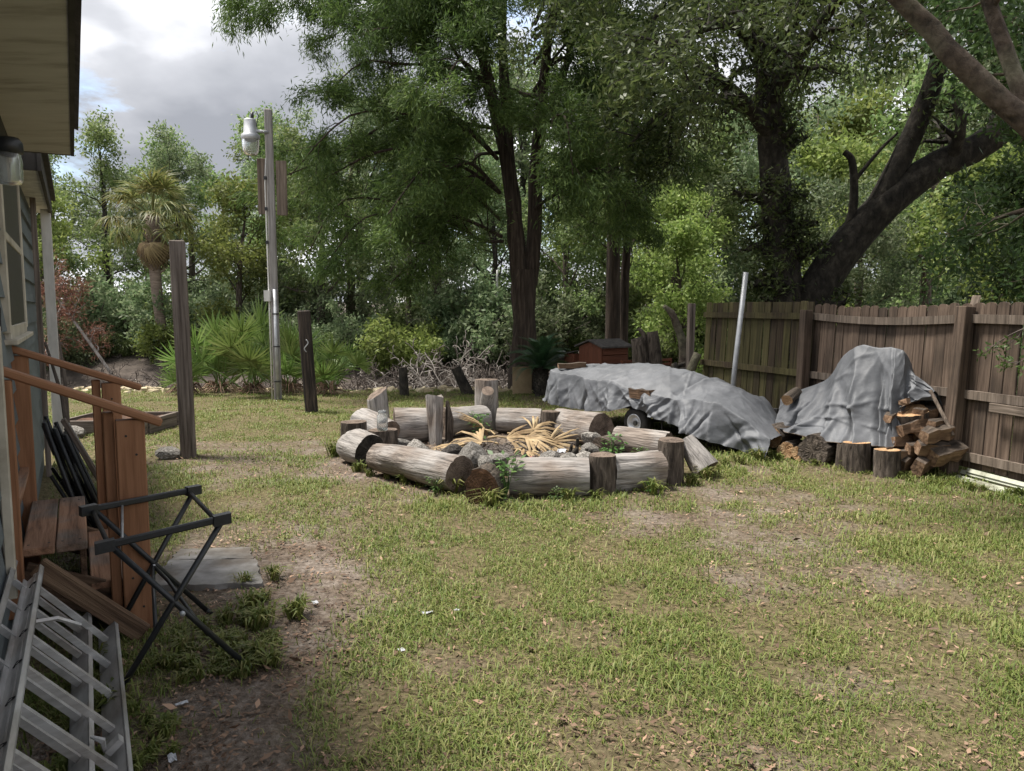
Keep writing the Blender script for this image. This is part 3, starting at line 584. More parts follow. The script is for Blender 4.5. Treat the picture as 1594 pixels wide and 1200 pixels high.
def shrub_kind(seed, mat, hgt, w, per=16, ls=.13, asp=.42):
    r = np.random.default_rng(seed); t = thing('shrub', (0, 0, 0), 'x', 'shrub'); out = []; tips = []
    for i in range(11):
        a = r.uniform(0, 2 * PI); q = grow(r, (r.normal(0, w * .2), r.normal(0, w * .2), -.15), (math.cos(a) * .6, math.sin(a) * .6, 1.), hgt * r.uniform(.55, 1.05), .025, .006, 6, .2, (0, 0, -.2)); out.append(q)
        sprout(r, out, tips, q[0], q[1], 5, .12, .95, w * .5, 2, (0, 0, 0), .25, 4, .5)
    wood(out, MT['brown_twig'], 'stem', t); V, F = leaves(r, tips, per, (.13, .13, .11), ls, asp, .25); part('foliage', V, F, MT[mat], t)
    return t
SHRUBS = [shrub_kind(201, 'wood_a', 2.4, 1.3, 10), shrub_kind(202, 'wood_c', 1.9, 1.2, 10), shrub_kind(203, 'wood_b', 2.6, 1.5, 10)]
def brush_kind(seed, mat, hgt, n=9, sub=6):
    r = np.random.default_rng(seed); t = thing('dead_brush', (0, 0, 0), 'x', 'brush'); out = []; tips = []
    for i in range(n):
        a = r.uniform(0, 2 * PI); q = grow(r, (r.normal(0, .3), r.normal(0, .3), -.1), (math.cos(a), math.sin(a), r.uniform(.25, 1.3)), hgt * r.uniform(.6, 1.2), .022, .008, 6, .3, (0, 0, -.3)); out.append(q)
        sprout(r, out, tips, q[0], q[1], sub, .15, .9, hgt * .5, 2, (0, 0, 0), .35, 4, .6)
    wood([(p, np.maximum(q, .009)) for p, q in out], MT[mat], 'twigs', t, 0, 4)
    return t
BRUSH = [brush_kind(301, 'dead_twig', 1.6), brush_kind(302, 'brown_twig', 1.1, 12), brush_kind(303, 'brown_twig', 1.5, 8)]
USED = set()
def plant(src, x, y, s, rz, label, group, sz=None, z=None):
    z = float(height(np.array([x]), np.array([y]))[0]) if z is None else z
    M = Matrix.Translation((x, y, z)) @ Matrix.Rotation(rz, 4, 'Z') @ Matrix.Diagonal((s, s, sz or s, 1))
    if src.name not in USED:
        USED.add(src.name); src.matrix_basis = M; WM[src.name] = M; src['label'] = label; src['group'] = group; return src
    return copy_tree(src, M, label, group)
def woods():
    r = random.Random(77)
    rows = [  # x, y, kind, scale : in front to behind, left to right
        (-16.8, 27.5, 2, .72), (-9.2, 27.2, 2, .72), (-6.4, 26.9, 0, .75), (-3.3, 27, 4, .68), (-.6, 27.3, 1, .65), (2.2, 26.8, 0, .65), (5.6, 26.2, 2, .72),
        (-20.5, 30, 0, .78), (-17.2, 32, 3, .7), (-13.4, 32, 1, .72), (-9.8, 31, 3, .72), (-6.4, 30.5, 4, 1.0), (-3.3, 30, 0, .95), (.3, 31, 1, .9), (3.6, 29.5, 2, 1.0), (6.8, 30, 0, .95), (10.3, 29, 4, 1.0), (13.6, 31, 2, 1.1), (17.2, 29, 1, 1.0),
        (-24, 37, 1, .85), (-19.8, 38, 4, .85), (-15.6, 39, 0, .85), (-11.5, 37.5, 1, .85), (-7.4, 38.5, 3, 1.0), (-3.4, 38, 1, 1.0), (.8, 39, 3, 1.05), (4.8, 38, 0, 1.15), (9.2, 38.5, 1, 1.15), (13.4, 38, 3, 1.15), (18, 37, 0, 1.2), (22.5, 37, 1, 1.2),
        (-28, 48, 3, .9), (-22, 47, 0, .95), (-16, 48, 3, .9), (-9, 47, 4, 1.25), (-2, 48, 0, 1.2), (6, 47, 3, 1.2), (13, 48, 0, 1.3), (20, 47, 3, 1.3), (27, 46, 1, 1.3),
        (8.6, 21.5, 2, .78), (12.2, 22.5, 0, .85), (15.5, 24.5, 4, .9), (7.4, 17.8, 4, .55), (10.4, 17.6, 2, .62), (4.6, 20.5, 2, .58)]
    for x, y, k, s in rows:
        if x > 4 and y < 26: lb, g = 'leafy tree growing between the oak and the far woods behind the fence', 'trees behind the fence'
        elif y < 27: lb, g = 'low spreading tree at the front edge of the far bank', 'front trees of the far bank'
        elif x < -7: lb, g = 'hardwood tree in the woods on the left across the dry channel', 'woods on the left'
        elif x < 4: lb, g = 'leafy hardwood tree in the woods behind the big cedar', 'woods behind the cedar'
        else: lb, g = 'leafy hardwood tree in the deep woods on the right beyond the oak', 'woods on the right'
        lb = ('mid green ', 'dark blue green ', 'bright yellow green ', 'tall open crowned ', 'pale stemmed drooping ')[k] + lb
        plant(KINDS[k], x + r.uniform(-.4, .4), y + r.uniform(-.4, .4), s * r.uniform(.94, 1.06), r.uniform(0, 6.28), lb, g)
    sh = []
    for i in range(26): sh.append((-17 + i * 1.05 + r.uniform(-.4, .4), 26.3 + r.uniform(-1.2, 1.4), r.choice((0, 0, 1, 2, 2)), r.choice((.5, .7, .9, 1.2)) * r.uniform(.85, 1.15)))
    for i in range(14): sh.append((-24 + i * 2.9 + r.uniform(-.8, .8), 29 + r.uniform(-1, 1), r.choice((0, 2)), r.uniform(1.0, 1.5)))
    for i in range(13): sh.append((-26 + i * 4.3 + r.uniform(-.8, .8), 34.5 + r.uniform(-1, 1), r.choice((0, 2)), r.uniform(1.5, 2.0)))
    for x, y, k, s in sh:
        lb = 'bushy shrub along the foot of the far bank woods' if y < 26 else 'tall understory shrub filling the shade inside the far woods'
        lb = ('mid green ', 'yellow green ', 'grey green ')[k] + lb
        plant(SHRUBS[k], x, y, s, r.uniform(0, 6.28), lb, 'shrubs along the far bank' if y < 26 else 'understory of the far woods')
    for x, y, k, s in ((3.6, 17.6, 1, .72), (4.6, 17.2, 1, .62), (5.4, 16.4, 1, .7), (6.4, 15.4, 0, .8), (2.9, 18.8, 1, .8), (8.2, 14.6, 0, .9), (9.6, 13.6, 2, .9)):
        plant(SHRUBS[k], x, y, s, r.uniform(0, 6.28), 'yellow green shrub behind the chicken coop and the fence', 'shrubs behind the coop')
    for x, y, k, s in ((-2.6, 21.0, 1, 1.0), (-1.6, 20.4, 0, 1.2), (-.9, 20.0, 0, 1.3), (.4, 20.8, 2, 1.2), (-3.6, 21.6, 2, 1.1), (-4.8, 22.4, 1, 1.1), (-6.4, 22.8, 1, 1.0), (-8.6, 23, 2, 1.0), (-10.6, 23, 1, 1.1), (-12.4, 22.6, 2, 1.0),
                       (-2.0, 22.8, 2, 1.2), (-.2, 22.6, 1, 1.3), (1.6, 22, 2, 1.2), (-5.8, 18.6, 1, .7), (-3.9, 17.6, 1, .8), (-3.0, 17.4, 2, .6), (-1.4, 23.3, 1, 1.5), (-3.2, 23.3, 1, 1.4), (.8, 23.4, 1, 1.4), (-14.4, 23, 1, 1.1)):
        plant(BRUSH[k], x, y, s, r.uniform(0, 6.28), 'pale leafless dead brush on the bank of the dry channel' if k == 0 else 'tangled brown dead brush at the bottom of the dry channel',
              'pale dead brush' if k == 0 else 'brown dead brush in the channel')
woods()

# ------------------------------------------------------------------ palms
def fan_mesh(name, seed, mat, n=26, L=.62, span=2.6, fold=.25, droop=.25, w=.05, petiole=.5, pr=.012, jit=0.):
    """fan leaf: stalk along +Y from the origin, blades radiating from its end"""
    r = random.Random(seed); mb = MB()
    if petiole: mb.tube([(0, 0, 0), (0, petiole * .5, .02), (0, petiole, 0)], [pr, pr * .8, pr * .6], 5)
    for i in range(n):
        a = (i / (n - 1) - .5) * 2 * span + r.uniform(-jit, jit); l = L * r.uniform(1 - jit, 1) * (1 - .22 * abs(a) / span) * r.uniform(.85, 1.08); c, s = math.cos(a), math.sin(a)
        pz = fold * (1 - abs(math.cos(a * .5))) * l + r.uniform(-1, 1) * jit * l * .8
        q = [Vector((0, petiole, 0)), Vector((s * l * .35, petiole + c * l * .35, pz * .3 + .02)), Vector((s * l * .7, petiole + c * l * .7, pz * .5 - droop * l * .25)), Vector((s * l, petiole + c * l, pz * .5 - droop * l))]
        side = Vector((c, -s, 0)); nn = Vector((0, 0, 1)); ww = [w * .12, w * .5, w * .38, w * .02]
        V = []
        for p, k in zip(q, ww): V += [p + side * k - nn * k * .35, p + nn * k * .3, p - side * k - nn * k * .35]
        F = []
        for k in range(3):
            for j in range(2): F.append([k * 3 + j, k * 3 + j + 1, k * 3 + j + 4, k * 3 + j + 3])
        mb.add([list(v) for v in V], F)
    return mesh(name, np.concatenate(mb.V), mb.F, mat, True)
def aim(p, d, roll=0, s=1, up=(0, 0, 1)):     # frame with +Y along d and Z as near up as it can be
    y = Vector(d).normalized(); x = y.cross(Vector(up))
    x = Vector((1, 0, 0)) if x.length < 1e-3 else x.normalized(); z = x.cross(y)
    M = Matrix((x, y, z)).transposed().to_4x4(); M.translation = Vector(p)
    return M @ Matrix.Rotation(roll, 4, 'Y') @ Matrix.Scale(s, 4)
def palm(x, y):
    r = random.Random(3); z0 = float(height(np.array([x]), np.array([y]))[0]); top = 4.75
    t = thing('cabbage_palm', (x, y, z0), 'cabbage palm with drooping yellow green fans on the far bank at left', 'palm tree')
    tr = poly([(x + .15, y, z0 - .2), (x + .1, y, 1.2), (x, y, 2.6), (x - .03, y, top)], [.20, .17, .18, .22]); mb = MB(); mb.tube(tr[0], tr[1], 12, True); mb.build('trunk', MT['palm_bark'], t, True)
    boot = MB()
    for i in range(40):
        a = i * 2.4; z = 2.9 + 1.4 * i / 40; boot.tube([(x + .18 * math.cos(a), y + .18 * math.sin(a), z), (x + .4 * math.cos(a), y + .4 * math.sin(a), z + .18)], [.035, .012], 4)
    boot.build('leaf_bases', MT['palm_bark'], t)
    fr = [fan_mesh('frond', 31 + i, MT['palm_leaf'], 24, .75, 1.9, .3, .7, .042, 1.05, .016, .18) for i in range(3)]
    de = [fan_mesh('dead_frond', 41 + i, MT['palm_dead'], 18, .75, 1.3, .3, .8, .06, .5, .016) for i in range(2)]
    for i in range(40):
        a = i * 2.4 + r.uniform(-.3, .3); el = 1.4 - 1.95 * (i / 40) + r.uniform(-.2, .2)
        put('frond', fr[i % 3], t, aim((x, y, top - .1 + .1 * r.random()), (math.cos(a) * math.cos(el), math.sin(a) * math.cos(el), math.sin(el)), r.uniform(-.4, .4), r.uniform(.85, 1.1)))
    for i in range(20):
        a = i * 2.4; el = r.uniform(-1.45, -.95)
        put('dead_frond', de[i % 2], t, aim((x + .1 * math.cos(a), y + .1 * math.sin(a), top - .45), (math.cos(a) * math.cos(el), math.sin(a) * math.cos(el), math.sin(el)), r.uniform(-.4, .4), r.uniform(.7, 1.1)))
palm(-12.0, 26.2)
def palmetto(x, y, seed, n, label, hi=1.15, s=1.):
    r = random.Random(seed); z0 = float(height(np.array([x]), np.array([y]))[0])
    t = thing('saw_palmetto', (x, y, z0), label, 'palmetto', 'saw palmettos round the light pole')
    fr = PFR
    for i in range(n):
        a = i * 2.4 + r.uniform(-.3, .3); el = r.uniform(.55, 1.45); l = hi * r.uniform(.35, 1.1)
        d = Vector((math.cos(a) * math.cos(el), math.sin(a) * math.cos(el), math.sin(el))); b = Vector((x + r.uniform(-.12, .12), y + r.uniform(-.12, .12), z0 + .05)); e = b + d * l
        tilt = Vector((d.x * 1.0, d.y * 1.0 - .55, .55 + .8 * d.z))
        f = put('frond', fr[i % 3], t, aim(e, tilt, r.uniform(-.3, .3), s * r.uniform(.72, 1.05), up=(d.x * .3, -.9, .5)))
        mb = MB(); mb.tube([b, b + d * l * .5 + Vector((0, 0, .05)), e], [.014, .011, .008], 5); mb.build('stalk', MT['palmetto'], t)
    mb = MB()
    rr = np.random.default_rng(seed)
    for i in range(60):
        a = rr.uniform(0, 6.28); l = rr.uniform(.15, .45); mb.tube([(x, y, z0 + .12), (x + math.cos(a) * l * .6, y + math.sin(a) * l * .6, z0 + .22 * rr.random() + .05), (x + math.cos(a) * l, y + math.sin(a) * l, z0 + .02)], [.012, .01, .004], 4)
    mb.build('dead_stalks', MT['fallen_leaf'], t)
PFR = [fan_mesh('frond', 51 + i, MT['palmetto'], 20, .66, 1.75, .2, .14, .042, 0, .01, .10) for i in range(3)]
palmetto(-6.45, 15.2, 1, 7, 'low saw palmetto fans left of the clump, behind the tall grey post', .5, .8)
palmetto(-5.95, 15.6, 2, 15, 'saw palmetto with tall fans just right of the tall grey post', 1.05)
palmetto(-5.25, 15.5, 3, 17, 'largest saw palmetto, with one fan high above the clump left of the light pole', 1.25, 1.1)
palmetto(-4.55, 15.7, 4, 12, 'saw palmetto close behind the foot of the light pole', .95)
palmetto(-3.65, 15.3, 5, 13, 'saw palmetto between the light pole and the short black post', .8, .8)
def sago():
    x, y = .56, 14.87; r = random.Random(6)
    t = thing('sago_palm', (x, y, 0), 'small sago palm with dark shaggy trunk at the foot of the cedar', 'sago palm')
    mb = MB(); mb.lathe((x, y, 0), [(.10, -.05), (.13, .1), (.14, .35), (.13, .52), (.05, .6)], 14); mb.build('trunk', MT['dark_bark'], t, True)
    sc = MB()
    for i in range(90):
        a = i * 2.4; z = .04 + .5 * i / 90; c, s = math.cos(a), math.sin(a); sc.tube([(x + .12 * c, y + .12 * s, z), (x + .17 * c, y + .17 * s, z + .04)], [.02, .006], 4)
    sc.build('trunk_scales', MT['dark_bark'], t)
    m = MB(); L = .72
    for i in range(34):
        u = i / 33; yy = .08 + L * .92 * u; zz = .28 * math.sin(u * 2.2) * L - .25 * u * u * L; l = .15 * math.sin(PI * (.12 + .86 * u)) + .02
        for s in (-1, 1):
            p = Vector((0, yy, zz)); tip = p + Vector((s * l, l * .45, l * .15)); b = Vector((0, .012, 0)); mid = (p + tip) / 2
            m.add([list(p - b), list(p + b), list(tip), list(mid - b * .8)], [[0, 1, 2, 3]])
    q = np.linspace(0, 1, 10); m.tube(np.stack([q * 0, .02 + L * q, .28 * np.sin(q * 2.2) * L - .25 * q * q * L], 1), np.linspace(.008, .003, 10), 4)
    me = mesh('frond', np.concatenate(m.V), m.F, MT['sago'])
    for i in range(34):
        a = i * 2.4; el = 1.15 - 1.5 * i / 34; put('frond', me, t, aim((x, y, .55), (math.cos(a) * math.cos(el), math.sin(a) * math.cos(el), math.sin(el)), r.uniform(-.3, .3), r.uniform(.8, 1.05)))
sago()

# ------------------------------------------------------------------ logs
def log(name, p0, p1, r0, r1, seed, label, group=None, cat='log', mat='grey_log', end='log_end', cut=0, m=44, lumps=(), knot=None, ends=(1, 1), rough=1.):
    p0, p1 = Vector(p0), Vector(p1); L = (p1 - p0).length; M = axes(p0, p1 - p0, (.3, .2, .9)); n = 14
    a = np.arange(m) / m * 2 * PI; rg = np.random.default_rng(seed)
    z = np.linspace(0, L, n); A, Z = np.meshgrid(a, z)
    base = r0 + (r1 - r0) * (Z / L)
    sq = 1 + .06 * np.cos(2 * A + rg.uniform(0, 6)) + .04 * np.cos(3 * A + rg.uniform(0, 6))
    q = np.stack([np.cos(A) * 2.5, np.sin(A) * 2.5, Z * 4], -1).reshape(-1, 3)
    R = base * sq * (1 + rough * .14 * (fbm(q, seed, 3).reshape(A.shape) - .5))
    q2 = np.stack([np.cos(A) * 9, np.sin(A) * 9, Z * 2.2], -1).reshape(-1, 3); R = R * (1 + rough * .07 * (fbm(q2, seed + 9, 2).reshape(A.shape) - .5))
    for (za, aa, amp, wz, wa) in lumps:
        da = np.angle(np.exp(1j * (A - aa))); R = R * (1 + amp * np.exp(-((Z - za * L) / (wz * L)) ** 2 - (da / wa) ** 2))
    for q in range(5 if m > 20 else 0):                         # drying cracks
        ca = rg.uniform(0, 6.28); z0, z1 = sorted(rg.uniform(-.2, 1.2, 2) * L); da = np.angle(np.exp(1j * (A - ca - .25 * (Z / L - .5)))); R = R * (1 - .09 * np.exp(-(da / .06) ** 2) * smooth(z0, z0 + .1, Z) * (1 - smooth(z1 - .1, z1, Z)))
    R[0] *= .985; R[-1] *= .985
    zz = Z.copy()
    if cut: zz[-1] = zz[-1] + cut * R[-1] * np.cos(A[-1]); zz[-2] = np.minimum(zz[-2], zz[-1] - .01)
    V = np.stack([R * np.cos(A), R * np.sin(A), zz], -1).reshape(-1, 3)
    i = np.arange(n - 1)[:, None] * m; j = np.arange(m)[None]; F = np.stack([i + j, i + (j + 1) % m, i + m + (j + 1) % m, i + m + j], -1).reshape(-1, 4)
    o = put(name, mesh(name, V, F, MT[mat], True), None, M, label, cat, group)
    for e, row in ((0, 0), (1, n - 1)):
        if not ends[e]: continue
        ring = V[row * m:(row + 1) * m]; c = ring.mean(0); c[2] += (.006 if e else -.006) * -1
        rings = [ring]; 
        for f in (.8, .55, .3):
            g = c + (ring - c) * f; g[:, 2] += .008 * (rg.random(m) - .5); rings.append(g)
        VV = np.concatenate(rings + [c[None]]); FF = []
        for k in range(3):
            for jj in range(m):
                f = [k * m + jj, k * m + (jj + 1) % m, (k + 1) * m + (jj + 1) % m, (k + 1) * m + jj]; FF.append(f if e else f[::-1])
        for jj in range(m): f = [3 * m + jj, 3 * m + (jj + 1) % m, 4 * m]; FF.append(f if e else f[::-1])
        put('cut_face', mesh('cut_face', VV, FF, MT[end]), o, M)
    if knot: knot(o, M)
    return o
def upright(name, x, y, h, r, seed, label, lean=(0, 0), **k):
    return log(name, (x, y, -.06), (x + lean[0], y + lean[1], h), r * 1.05, r, seed, label, k.pop('group', 'upright stumps of the fire ring'), 'stump', **k)
GL = 'seat logs lying round the fire pit'
def logs():
    def branch_stub(o, M):
        mb = MB(); p = M @ Vector((0, 0, .2)); 
    # lying logs (centre line ends), going round the ring
    log('seat_log', (-1.38, 7.88, .17), (-.47, 7.02, .165), .165, .185, 1, 'long pale front log with a swollen branch stub, left of the round log end', GL, lumps=((.28, PI * .5, .28, .16, .6), (.38, -PI * .75, .30, .10, .4), (.0, 0, -.1, .15, 3)))
    log('seat_log', (-.02, 6.95, .165), (.70, 6.92, .165), .175, .182, 2, 'straight smooth grey log at the front centre of the ring', GL)
    log('short_log', (-.27, 6.58, .14), (-.20, 6.92, .14), .16, .15, 3, 'short round brown log end facing the camera between the two front logs', GL, mat='bark', end='brown_log_end', rough=2.4)
    log('seat_log', (.93, 7.15, .165), (1.42, 7.28, .165), .17, .18, 4, 'gnarled grey log at the right front with a dark hollow end', GL, lumps=((.25, PI, .2, .2, .8),), rough=1.8)
    log('seat_log', (1.25, 9.05, .15), (1.78, 8.62, .15), .15, .15, 5, 'thin pale log lying behind the right front stumps', GL)
    log('short_log', (1.02, 8.62, .12), (1.22, 8.95, .12), .135, .12, 6, 'small dark ring ended log beside the weeds in the ring', GL, mat='bark')
    log('seat_log', (.60, 9.95, .20), (1.10, 9.30, .205), .20, .225, 7, 'thick pale back right log with its sawn end facing right', GL)
    log('seat_log', (-.20, 10.52, .17), (.40, 10.45, .165), .17, .17, 8, 'grey log at the middle of the back of the ring', GL)
    log('seat_log', (-.90, 10.12, .19), (-.38, 10.5, .19), .20, .185, 9, 'cracked grey log at the back right of the tall split slab', GL)
    log('seat_log', (-1.50, 9.72, .21), (-.92, 9.86, .21), .215, .20, 10, 'stout knotted log at the back left of the ring', GL, lumps=((.5, PI, .06, .2, .6),))
    log('seat_log', (-1.92, 9.72, .22), (-1.50, 9.38, .17), .23, .16, 11, 'tapering pale log at the left behind the jar', GL)
    log('seat_log', (-1.82, 8.55, .19), (-1.52, 8.16, .18), .20, .175, 12, 'short pale log at the left front with a hollow dark end', GL, end='dark_bark', lumps=((0, 0, -.25, .2, 4),))
    # uprights
    upright('stump', .84, 7.06, .35, .13, 21, 'upright stump with flat grey top at the right end of the front centre log', mat='bark')
    upright('stump', 1.55, 7.42, .42, .118, 22, 'tallest upright stump at the right front corner of the ring', mat='bark')
    upright('stump', 1.64, 7.86, .36, .13, 23, 'low upright stump behind the right front corner stump', mat='bark')
    upright('stump', .50, 9.80, .39, .12, 24, 'upright stump against the left end of the thick back right log', mat='bark')
    upright('stump', -.36, 10.86, .70, .155, 25, 'tall pale upright stump with a sawn off branch at the back of the ring', lumps=((.55, 0, .05, .2, .5),))
    b = bpy.data.objects['stump.004']; V, F = tube([(-.36, 10.80, .28), (-.345, 10.70, .45), (-.335, 10.62, .56)], [.10, .095, .085], 16); part('branch_stub', V, F, MT['grey_log'], b, True)
    mb = MB(); a = np.arange(16) / 16 * 2 * PI; c = np.array([-.335, 10.617, .564]); ax = np.array([.05, -.7, .75]); ax /= np.linalg.norm(ax); u = np.cross(ax, [1, 0, 0]); u /= np.linalg.norm(u); v = np.cross(ax, u)
    mb.V.append(np.concatenate([c + .084 * (np.cos(a)[:, None] * u + np.sin(a)[:, None] * v)])); mb.F = [list(range(16))]; mb.build('stub_face', MT['log_end'], b)
    upright('stump', -1.78, 10.35, .56, .145, 26, 'tall pale upright stump with slanted top at the back left', (-.05, 0), cut=.55)
    upright('stump', -1.87, 9.02, .37, .155, 28, 'low brown upright stump at the far left of the ring', mat='bark')
    upright('stump', -1.42, 8.42, .37, .15, 29, 'upright stump carrying the glass jar at the left front', mat='bark')
    # the split slab and its bark
    t = thing('split_slab', (-.93, 9.62, 0), 'tall split slab of grey wood standing on end at the back left', 'slab', 'upright stumps of the fire ring')
    mb = MB(); w = [(0, -.12), (.08, .0), (.05, .06), (-.06, .07), (-.12, .0), (-.10, -.06)]; rg = random.Random(3)
    hs = (-.05, .2, .45, .61); V = []
    for h in hs: V += [(-.95 + (px * .95) * (1 + .15 * rg.uniform(-1, 1)) * (1.1 - .25 * (h < .3)), 9.62 + py + .03 * h, h + (.03 * rg.uniform(-1, 1) if h > .6 else 0)) for px, py in w]
    F = [[i * 6 + j, i * 6 + (j + 1) % 6, (i + 1) * 6 + (j + 1) % 6, (i + 1) * 6 + j] for i in range(3) for j in range(6)] + [[18 + j for j in range(6)]]
    o = part('slab', V, F, MT['grey_log'], t)
    mb.tube([(-.80, 9.66, -.03), (-.79, 9.67, .3), (-.82, 9.68, .54)], [.05, .055, .02], 7, True); mb.build('bark_strip', MT['bark'], t)
    # the pale tilted lump outside the right corner
    log('leaning_log', (1.80, 7.92, .34), (1.98, 7.74, .06), .09, .14, 31, 'pale smooth log leaning outward behind the right corner stump', GL, rough=1.5)
    # glass jar
    t = thing('glass_jar', (-1.42, 8.36, .372), 'empty clear glass jar standing on the left front stump', 'jar')
    mb = MB(); mb.lathe((-1.42, 8.36, .374), [(.0, .0), (.055, .0), (.06, .02), (.06, .15), (.042, .18), (.042, .215), (.038, .215), (.038, .18), (.055, .15), (.055, .02), (0, .008)], 20); mb.build('jar_body', MT['jar_glass'], t, True)
    mb = MB(); mb.lathe((-1.42, 8.36, .374), [(.0421, .188), (.046, .19), (.046, .21), (.0421, .212)], 20); mb.build('rim', MT['jar_glass'], t, True)
logs()

def rocks():
    r = random.Random(12)
    def rockmesh(seed, mat):
        bm = bmesh.new(); bmesh.ops.create_icosphere(bm, subdivisions=2, radius=1); rg = random.Random(seed)
        ax = [Vector((rg.uniform(-1, 1), rg.uniform(-1, 1), rg.uniform(-1, 1))).normalized() for _ in range(9)]; cut = [rg.uniform(.55, .85) for _ in ax]
        for v in bm.verts:
            for a, c in zip(ax, cut):
                d = v.co.dot(a)
                if d > c: v.co -= a * (d - c) * .9
            v.co *= rg.uniform(.95, 1.05)
        me = bpy.data.meshes.new('rock'); bm.to_mesh(me); bm.free(); me.materials.append(MT[mat]); return me
    kinds = [rockmesh(i, 'rock' if i % 2 else 'char_rock') for i in range(8)]
    pts = []
    for i in range(46):
        a = r.uniform(PI * .98, PI * 1.75) if i < 34 else r.uniform(PI * 1.7, PI * 2.15); rad = r.uniform(.9, 1.25)
        pts.append((RING[0] - .05 + rad * math.cos(a), RING[1] - .15 + rad * .92 * math.sin(a), r.uniform(.07, .15)))
    for x, y, s in ((-.38, 7.42, .17), (-.12, 7.38, .15), (-.62, 7.7, .15), (-.25, 7.2, .13), (-.98, 7.95, .14)): pts.append((x, y, s))
    for i, (x, y, s) in enumerate(pts):
        k = i % 8; zs = r.uniform(.6, .95); z = s * zs * .55 + (.16 if i > 45 else (.13 * r.random() if i % 2 else .0))
        M = Matrix.Translation((x, y, z)) @ Matrix.Rotation(r.uniform(0, 6), 4, 'Z') @ Matrix.Rotation(r.uniform(-.4, .4), 4, 'X') @ Matrix.Diagonal((s, s * r.uniform(.7, 1.1), s * zs, 1))
        big = {46: 'largest pale rock above the round brown log end', 47: 'pale cube shaped rock at the left end of the front centre log', 48: 'dark rock behind the long pale front log', 49: 'flat rock on top of the round brown log end', 50: 'pale rock at the left end of the stone row'}
        put('rock', kinds[(i * 2 + 1) % 8 if i in (46, 47, 50) else k], None, M, big.get(i) or ('pale grey rock heaped round the fire pit' if k % 2 else 'soot blackened rock heaped round the fire pit'), 'rock', 'rocks heaped round the fire pit')
    for x, y, s, l in ((-3.95, 8.72, .16, 'pale stone at the foot of the tall grey post'), (-5.85, 10.1, .2, 'rounded pale stone in front of the raised bed')):
        put('rock', kinds[1], None, Matrix.Translation((x, y, s * .25)) @ Matrix.Diagonal((s, s * .8, s * .6, 1)), l, 'rock')
    # charred sticks
    for i, (x, y) in enumerate(((.62, 8.4), (.72, 8.5), (.8, 8.3), (.9, 8.45), (.66, 8.65))):
        log('charred_stick', (x, y, .05), (x + r.uniform(-.1, .25), y + r.uniform(-.2, .2), .05 + r.uniform(.05, .22)), .025, .018, 60 + i, 'charred broken stick in the ashes right of the dry fronds', 'charred sticks in the fire pit', 'stick', 'dark_bark', 'dark_bark', m=8)
rocks()
def pit():
    r = np.random.default_rng(71); n = 24; V = []; a = np.arange(n) / n * 2 * PI
    for f in (0, .3, .6, .85, 1.): V.append(np.stack([-.05 + 1.1 * f * np.cos(a), 8.62 + .85 * f * np.sin(a), .10 * (1 - f ** 2) + .02 * r.random(n) - .012], 1))
    put('ash_bed', mesh('ash_bed', np.concatenate(V), [[i * n + j, i * n + (j + 1) % n, (i + 1) * n + (j + 1) % n, (i + 1) * n + j] for i in range(4) for j in range(n)], MT['ash'], True), label='low mound of grey brown ash in the middle of the fire ring', cat='ash')
    mb = MB()
    for i in range(330):
        q = r.normal(0, .42, 2) * [1.3, 1.0]; p = np.array([-.05 + q[0], 8.6 + q[1], .05 + .10 * max(0, 1 - (q ** 2).sum()) * r.random() + .02]); an = r.uniform(0, 6.28); l = r.uniform(.04, .2)
        mb.tube([p, p + [math.cos(an) * l * .5, math.sin(an) * l * .5, r.normal(0, .02)], p + [math.cos(an) * l, math.sin(an) * l, r.normal(0, .04)]], [.005, .006, .003], 4)
    mb.build('twig_debris', MT['brown_twig'], label='tangle of burnt twigs and brown debris scattered over the ash', cat='debris', kind='stuff')
pit()
